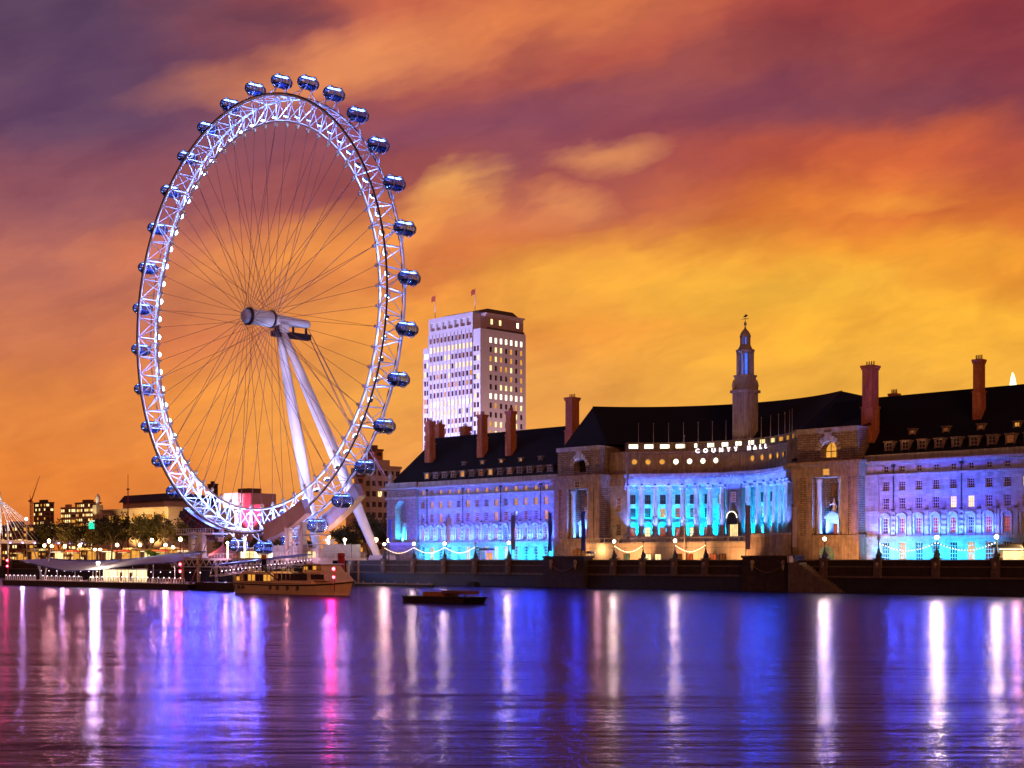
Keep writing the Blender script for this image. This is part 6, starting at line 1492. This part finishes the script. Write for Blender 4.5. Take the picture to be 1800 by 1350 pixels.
# concert hall: long pale wall, set back upper storey and dark curved roof
ch = thing('concert_hall', (bx(255, 340), 355, PROM), 'long pale concert hall with a dark curved roof behind the trees', 'concert hall')
y = 330; x0, x1 = bx(180, y), bx(296, y); zb, zt = PROM, hz(896, bx(250, y), y); b = MB(); b.box(x0, x1, y, y+34, zb, zt); b.box(x0-1, x1+1, y-1, y+34.5, zt, zt+0.8); obj('wall', b, M_B['cream'], ch)
y2 = 338; xa_, xb_ = bx(216, y2), bx(288, y2); z2 = hz(880, bx(280, y2), y2); b = MB(); b.box(xa_, xb_, y2, y2+22, zt+0.8, z2); obj('upper_wall', b, M_B['tan'], ch)
zr = hz(866, bx(280, y2), y2); b = MB(); b.prism([(y2-1.5, z2), (y2+24, z2), (y2+20, zr-0.6), (y2+10, zr), (y2+1.5, zr-0.3)], 'x', xa_-1.5, xb_+1); obj('roof', b, M_B['dark'], ch)
b = MB(); b.box(bx(238, y2), bx(276, y2), y2-1.2, y2-0.003, z2-5.5, z2-4.6); b.box(bx(238, y2), bx(276, y2), y2-1.2, y2-0.003, zt+0.8, zt+1.6); obj('balcony', b, M_WHITE, ch)
for px in (196, 215, 240, 262, 284):
    x = bx(px, y); b = MB(); b.box(x-3.0, x+3.0, y-0.08, y-0.003, zt-5.2, zt-2.2); obj('window', b, PANES['warm'], ch)
for px in (190, 225, 262): x = bx(px, y-14); lamp('hall_wash', 'SPOT', (x, y-14, PROM+6), (1.0, 0.62, 0.25), 42000, 0.5, ch, aim=(x, y, zt-3), spot=90)
# pink and red lit cube
pk = thing('lit_cube_building', (bx(415, 420), 430, PROM), 'white and red floodlit cube building seen through the wheel', 'building'); y = 420
xl, xm_, xr = bx(393, y), bx(418, y), bx(440, y); zt = hz(866, xm_, y)
b = MB(); b.box(xl, xm_, y, y+16, PROM, zt); obj('white_cube', b, M_B['pink'], pk); b = MB(); b.box(xm_+0.01, xr, y+0.5, y+16, PROM, zt-0.5)
for i in range(6): x = xm_+(xr-xm_)*(i+0.5)/6; b.box(x-0.3, x+0.3, y+0.1, y+0.5, PROM, zt-0.5)
obj('ribbed_cube', b, M_B['pink'], pk); b = MB(); b.box(bx(418, 426), bx(437, 426), 426, 434, zt-0.4, hz(856, xr, y)); obj('plant_room', b, M_B['brown'], pk)
b = MB(); b.box(xr+0.01, bx(463, y), y+2, y+14, PROM, hz(887, xr, y)); obj('low_wing', b, M_B['pink'], pk)
lamp('white_wash', 'SPOT', ((xl+xm_)/2, y-16, 20), (1.0, 0.72, 0.86), 150000, 0.5, pk, aim=((xl+xm_)/2, y, 33), spot=60); lamp('red_wash', 'SPOT', ((xm_+xr)/2+3, y-12, 20), (1.0, 0.08, 0.22), 60000, 0.5, pk, aim=((xm_+xr)/2+4, y, 31), spot=62)
# white spire statue tower, teal sign, mast, crane, glass spire
sp_ = thing('white_spire', (bx(172, 560), 560, PROM), 'slender white floodlit spire rising beside the stepped office block', 'tower')
x, y = bx(172, 560), 560; zt = hz(868, x, y); b = MB(); b.rbox((x, y, PROM), (6, 6, zt-PROM-9)); obj('shaft', b, M_B['cream'], sp_); b = MB(); b.lathe((x, y, zt-9), [(2.0, 0), (1.3, 1), (1.6, 3), (2.0, 5.5), (1.4, 7.6), (0.8, 8.2), (0.3, 9)], 12); obj('crown', b, M_WHITE, sp_)
lamp('spire_light', 'SPOT', (x+6, y-18, zt-22), (1.0, 0.86, 0.5), 26000, 0.5, sp_, aim=(x, y, zt-5), spot=50)
sg = thing('teal_sign', (bx(161, 300), 300, PROM), 'glowing teal sign panel on a post among the dark trees', 'sign'); x = bx(161, 268); x, y = bx(161, 259), 259
sg.location = (x, y, PROM); WLOC[sg.name] = Vector((x, y, PROM)); z = hz(923, x, y); b = MB(); b.tube((x, y+0.2, PROM), (x, y+0.2, z-1.2), 0.15, n=6); obj('post', b, M_IRON, sg)
b = MB(); b.box(x-1.9, x+1.9, y-0.1, y+0.15, z-1.4, z+1.0); p_ = obj('panel', b, glow('teal_sign_light', (0.02, 0.75, 0.42), 1.6, 0.4), sg); obj('panel_cap', MB().box(x-1.2, x+2.0, y-0.15, y+0.2, z+1.0, z+1.7), glow('pale_sign_light', (0.7, 0.9, 0.6), 1.5, 0.3), p_)
ms = thing('steel_mast', (bx(225, 300), 300, PROM), 'tall thin red steel mast before the concert hall', 'mast'); x, y = bx(225, 300), 300; zt = hz(834, x, y); b = MB(); b.tube((x, y, PROM), (x, y, zt-6), 0.34, 0.2, 8); obj('pole', b, M_RED, ms); b = MB(); b.tube((x, y, zt-6), (x, y, zt), 0.12, n=6); b.rbox((x, y, zt-6.3), (0.9, 0.9, 0.5)); obj('tip', b, M_IRON, ms)
cr = thing('tower_crane', (bx(56, 640), 640, PROM), 'red luffing tower crane at the far left skyline', 'crane'); x, y = bx(55, 640), 640; zc = hz(880, x, y); dx = bx(70, 640)-x; zj = hz(838, x, y)
M_CR = mat('crane_red', (0.5, 0.07, 0.03), 0.5)
b = MB()
for (a, c_) in ((-0.9, -0.9), (0.9, -0.9), (0.9, 0.9), (-0.9, 0.9)): b.tube((x+a, y+c_, PROM), (x+a, y+c_, zc), 0.28, n=4)
for i in range(16): z0 = PROM+(zc-PROM)*i/16; z1 = PROM+(zc-PROM)*(i+1)/16; b.tube((x-0.9, y-0.9, z0), (x+0.9, y-0.9, z1), 0.16, n=4); b.tube((x+0.9, y-0.9, z0), (x+0.9, y+0.9, z1), 0.16, n=4)
obj('tower', b, M_CR, cr); b = MB(); P0, P1 = Vector((x, y, zc)), Vector((x+dx, y, zj))
for o_ in (-0.5, 0.5): b.tube(P0+Vector((o_, 0, 0)), P1, 0.28, 0.14, 4)
b.tube(P0+Vector((0, 0.8, 0.9)), P1, 0.2, 0.12, 4)
for i in range(10): b.tube(P0.lerp(P1, i/10)+Vector((-0.5*(1-i/10), 0, 0)), P0.lerp(P1, (i+0.5)/10)+Vector((0.5*(1-i/10), 0, 0)), 0.12, n=4)
obj('jib', b, M_CR, cr); b = MB(); b.tube(P0, P0+Vector((-3.6, 0, 5.5)), 0.3, 0.2, 5); b.tube(P0+Vector((-3.6, 0, 5.5)), P1, 0.06, n=4); b.rbox((x-3.0, y, zc-1.2), (3.2, 1.6, 1.8)); b.rbox((x+0.8, y-0.8, zc-0.2), (1.4, 1.4, 1.8)); obj('counter_jib', b, M_CR, cr)
gs = thing('glass_spire', (bx(1781, 1500), 1500, PROM), 'far glass spire with a bright white tip above the right roof', 'skyscraper'); x, y = bx(1781, 1500), 1500; zt = hz(655, x, y); zr_ = hz(684, x, y)
b = MB(); w = 20
for s in ((1, 1), (1, -1), (-1, 1), (-1, -1)): pass
def frust(z0, w0, z1, w1): b = MB(); b.lathe((x, y, 0), [(w0, z0), (w1, z1)], 4, rot=R(20), smooth=False); return b
obj('body', frust(PROM, 34, zr_, 7.5), glass('blue_grey_glass', (0.10, 0.10, 0.12)), gs)
gl_ = glow('spire_tip_light', (1.0, 0.9, 0.62), 2.6)
tb = MB()
for i, (dxx, hh) in enumerate(((-3.2, 0.8), (-0.9, 1.0), (1.4, 0.9), (3.4, 0.75))): tb.prism([(x+dxx-1.3, zr_), (x+dxx+1.3, zr_), (x+dxx*0.5+0.25, zr_+(zt-zr_)*hh), (x+dxx*0.5-0.25, zr_+(zt-zr_)*hh)], 'y', y-1.2-0.4*i, y+1.2-0.4*i)
obj('lit_tip', tb, gl_, gs)
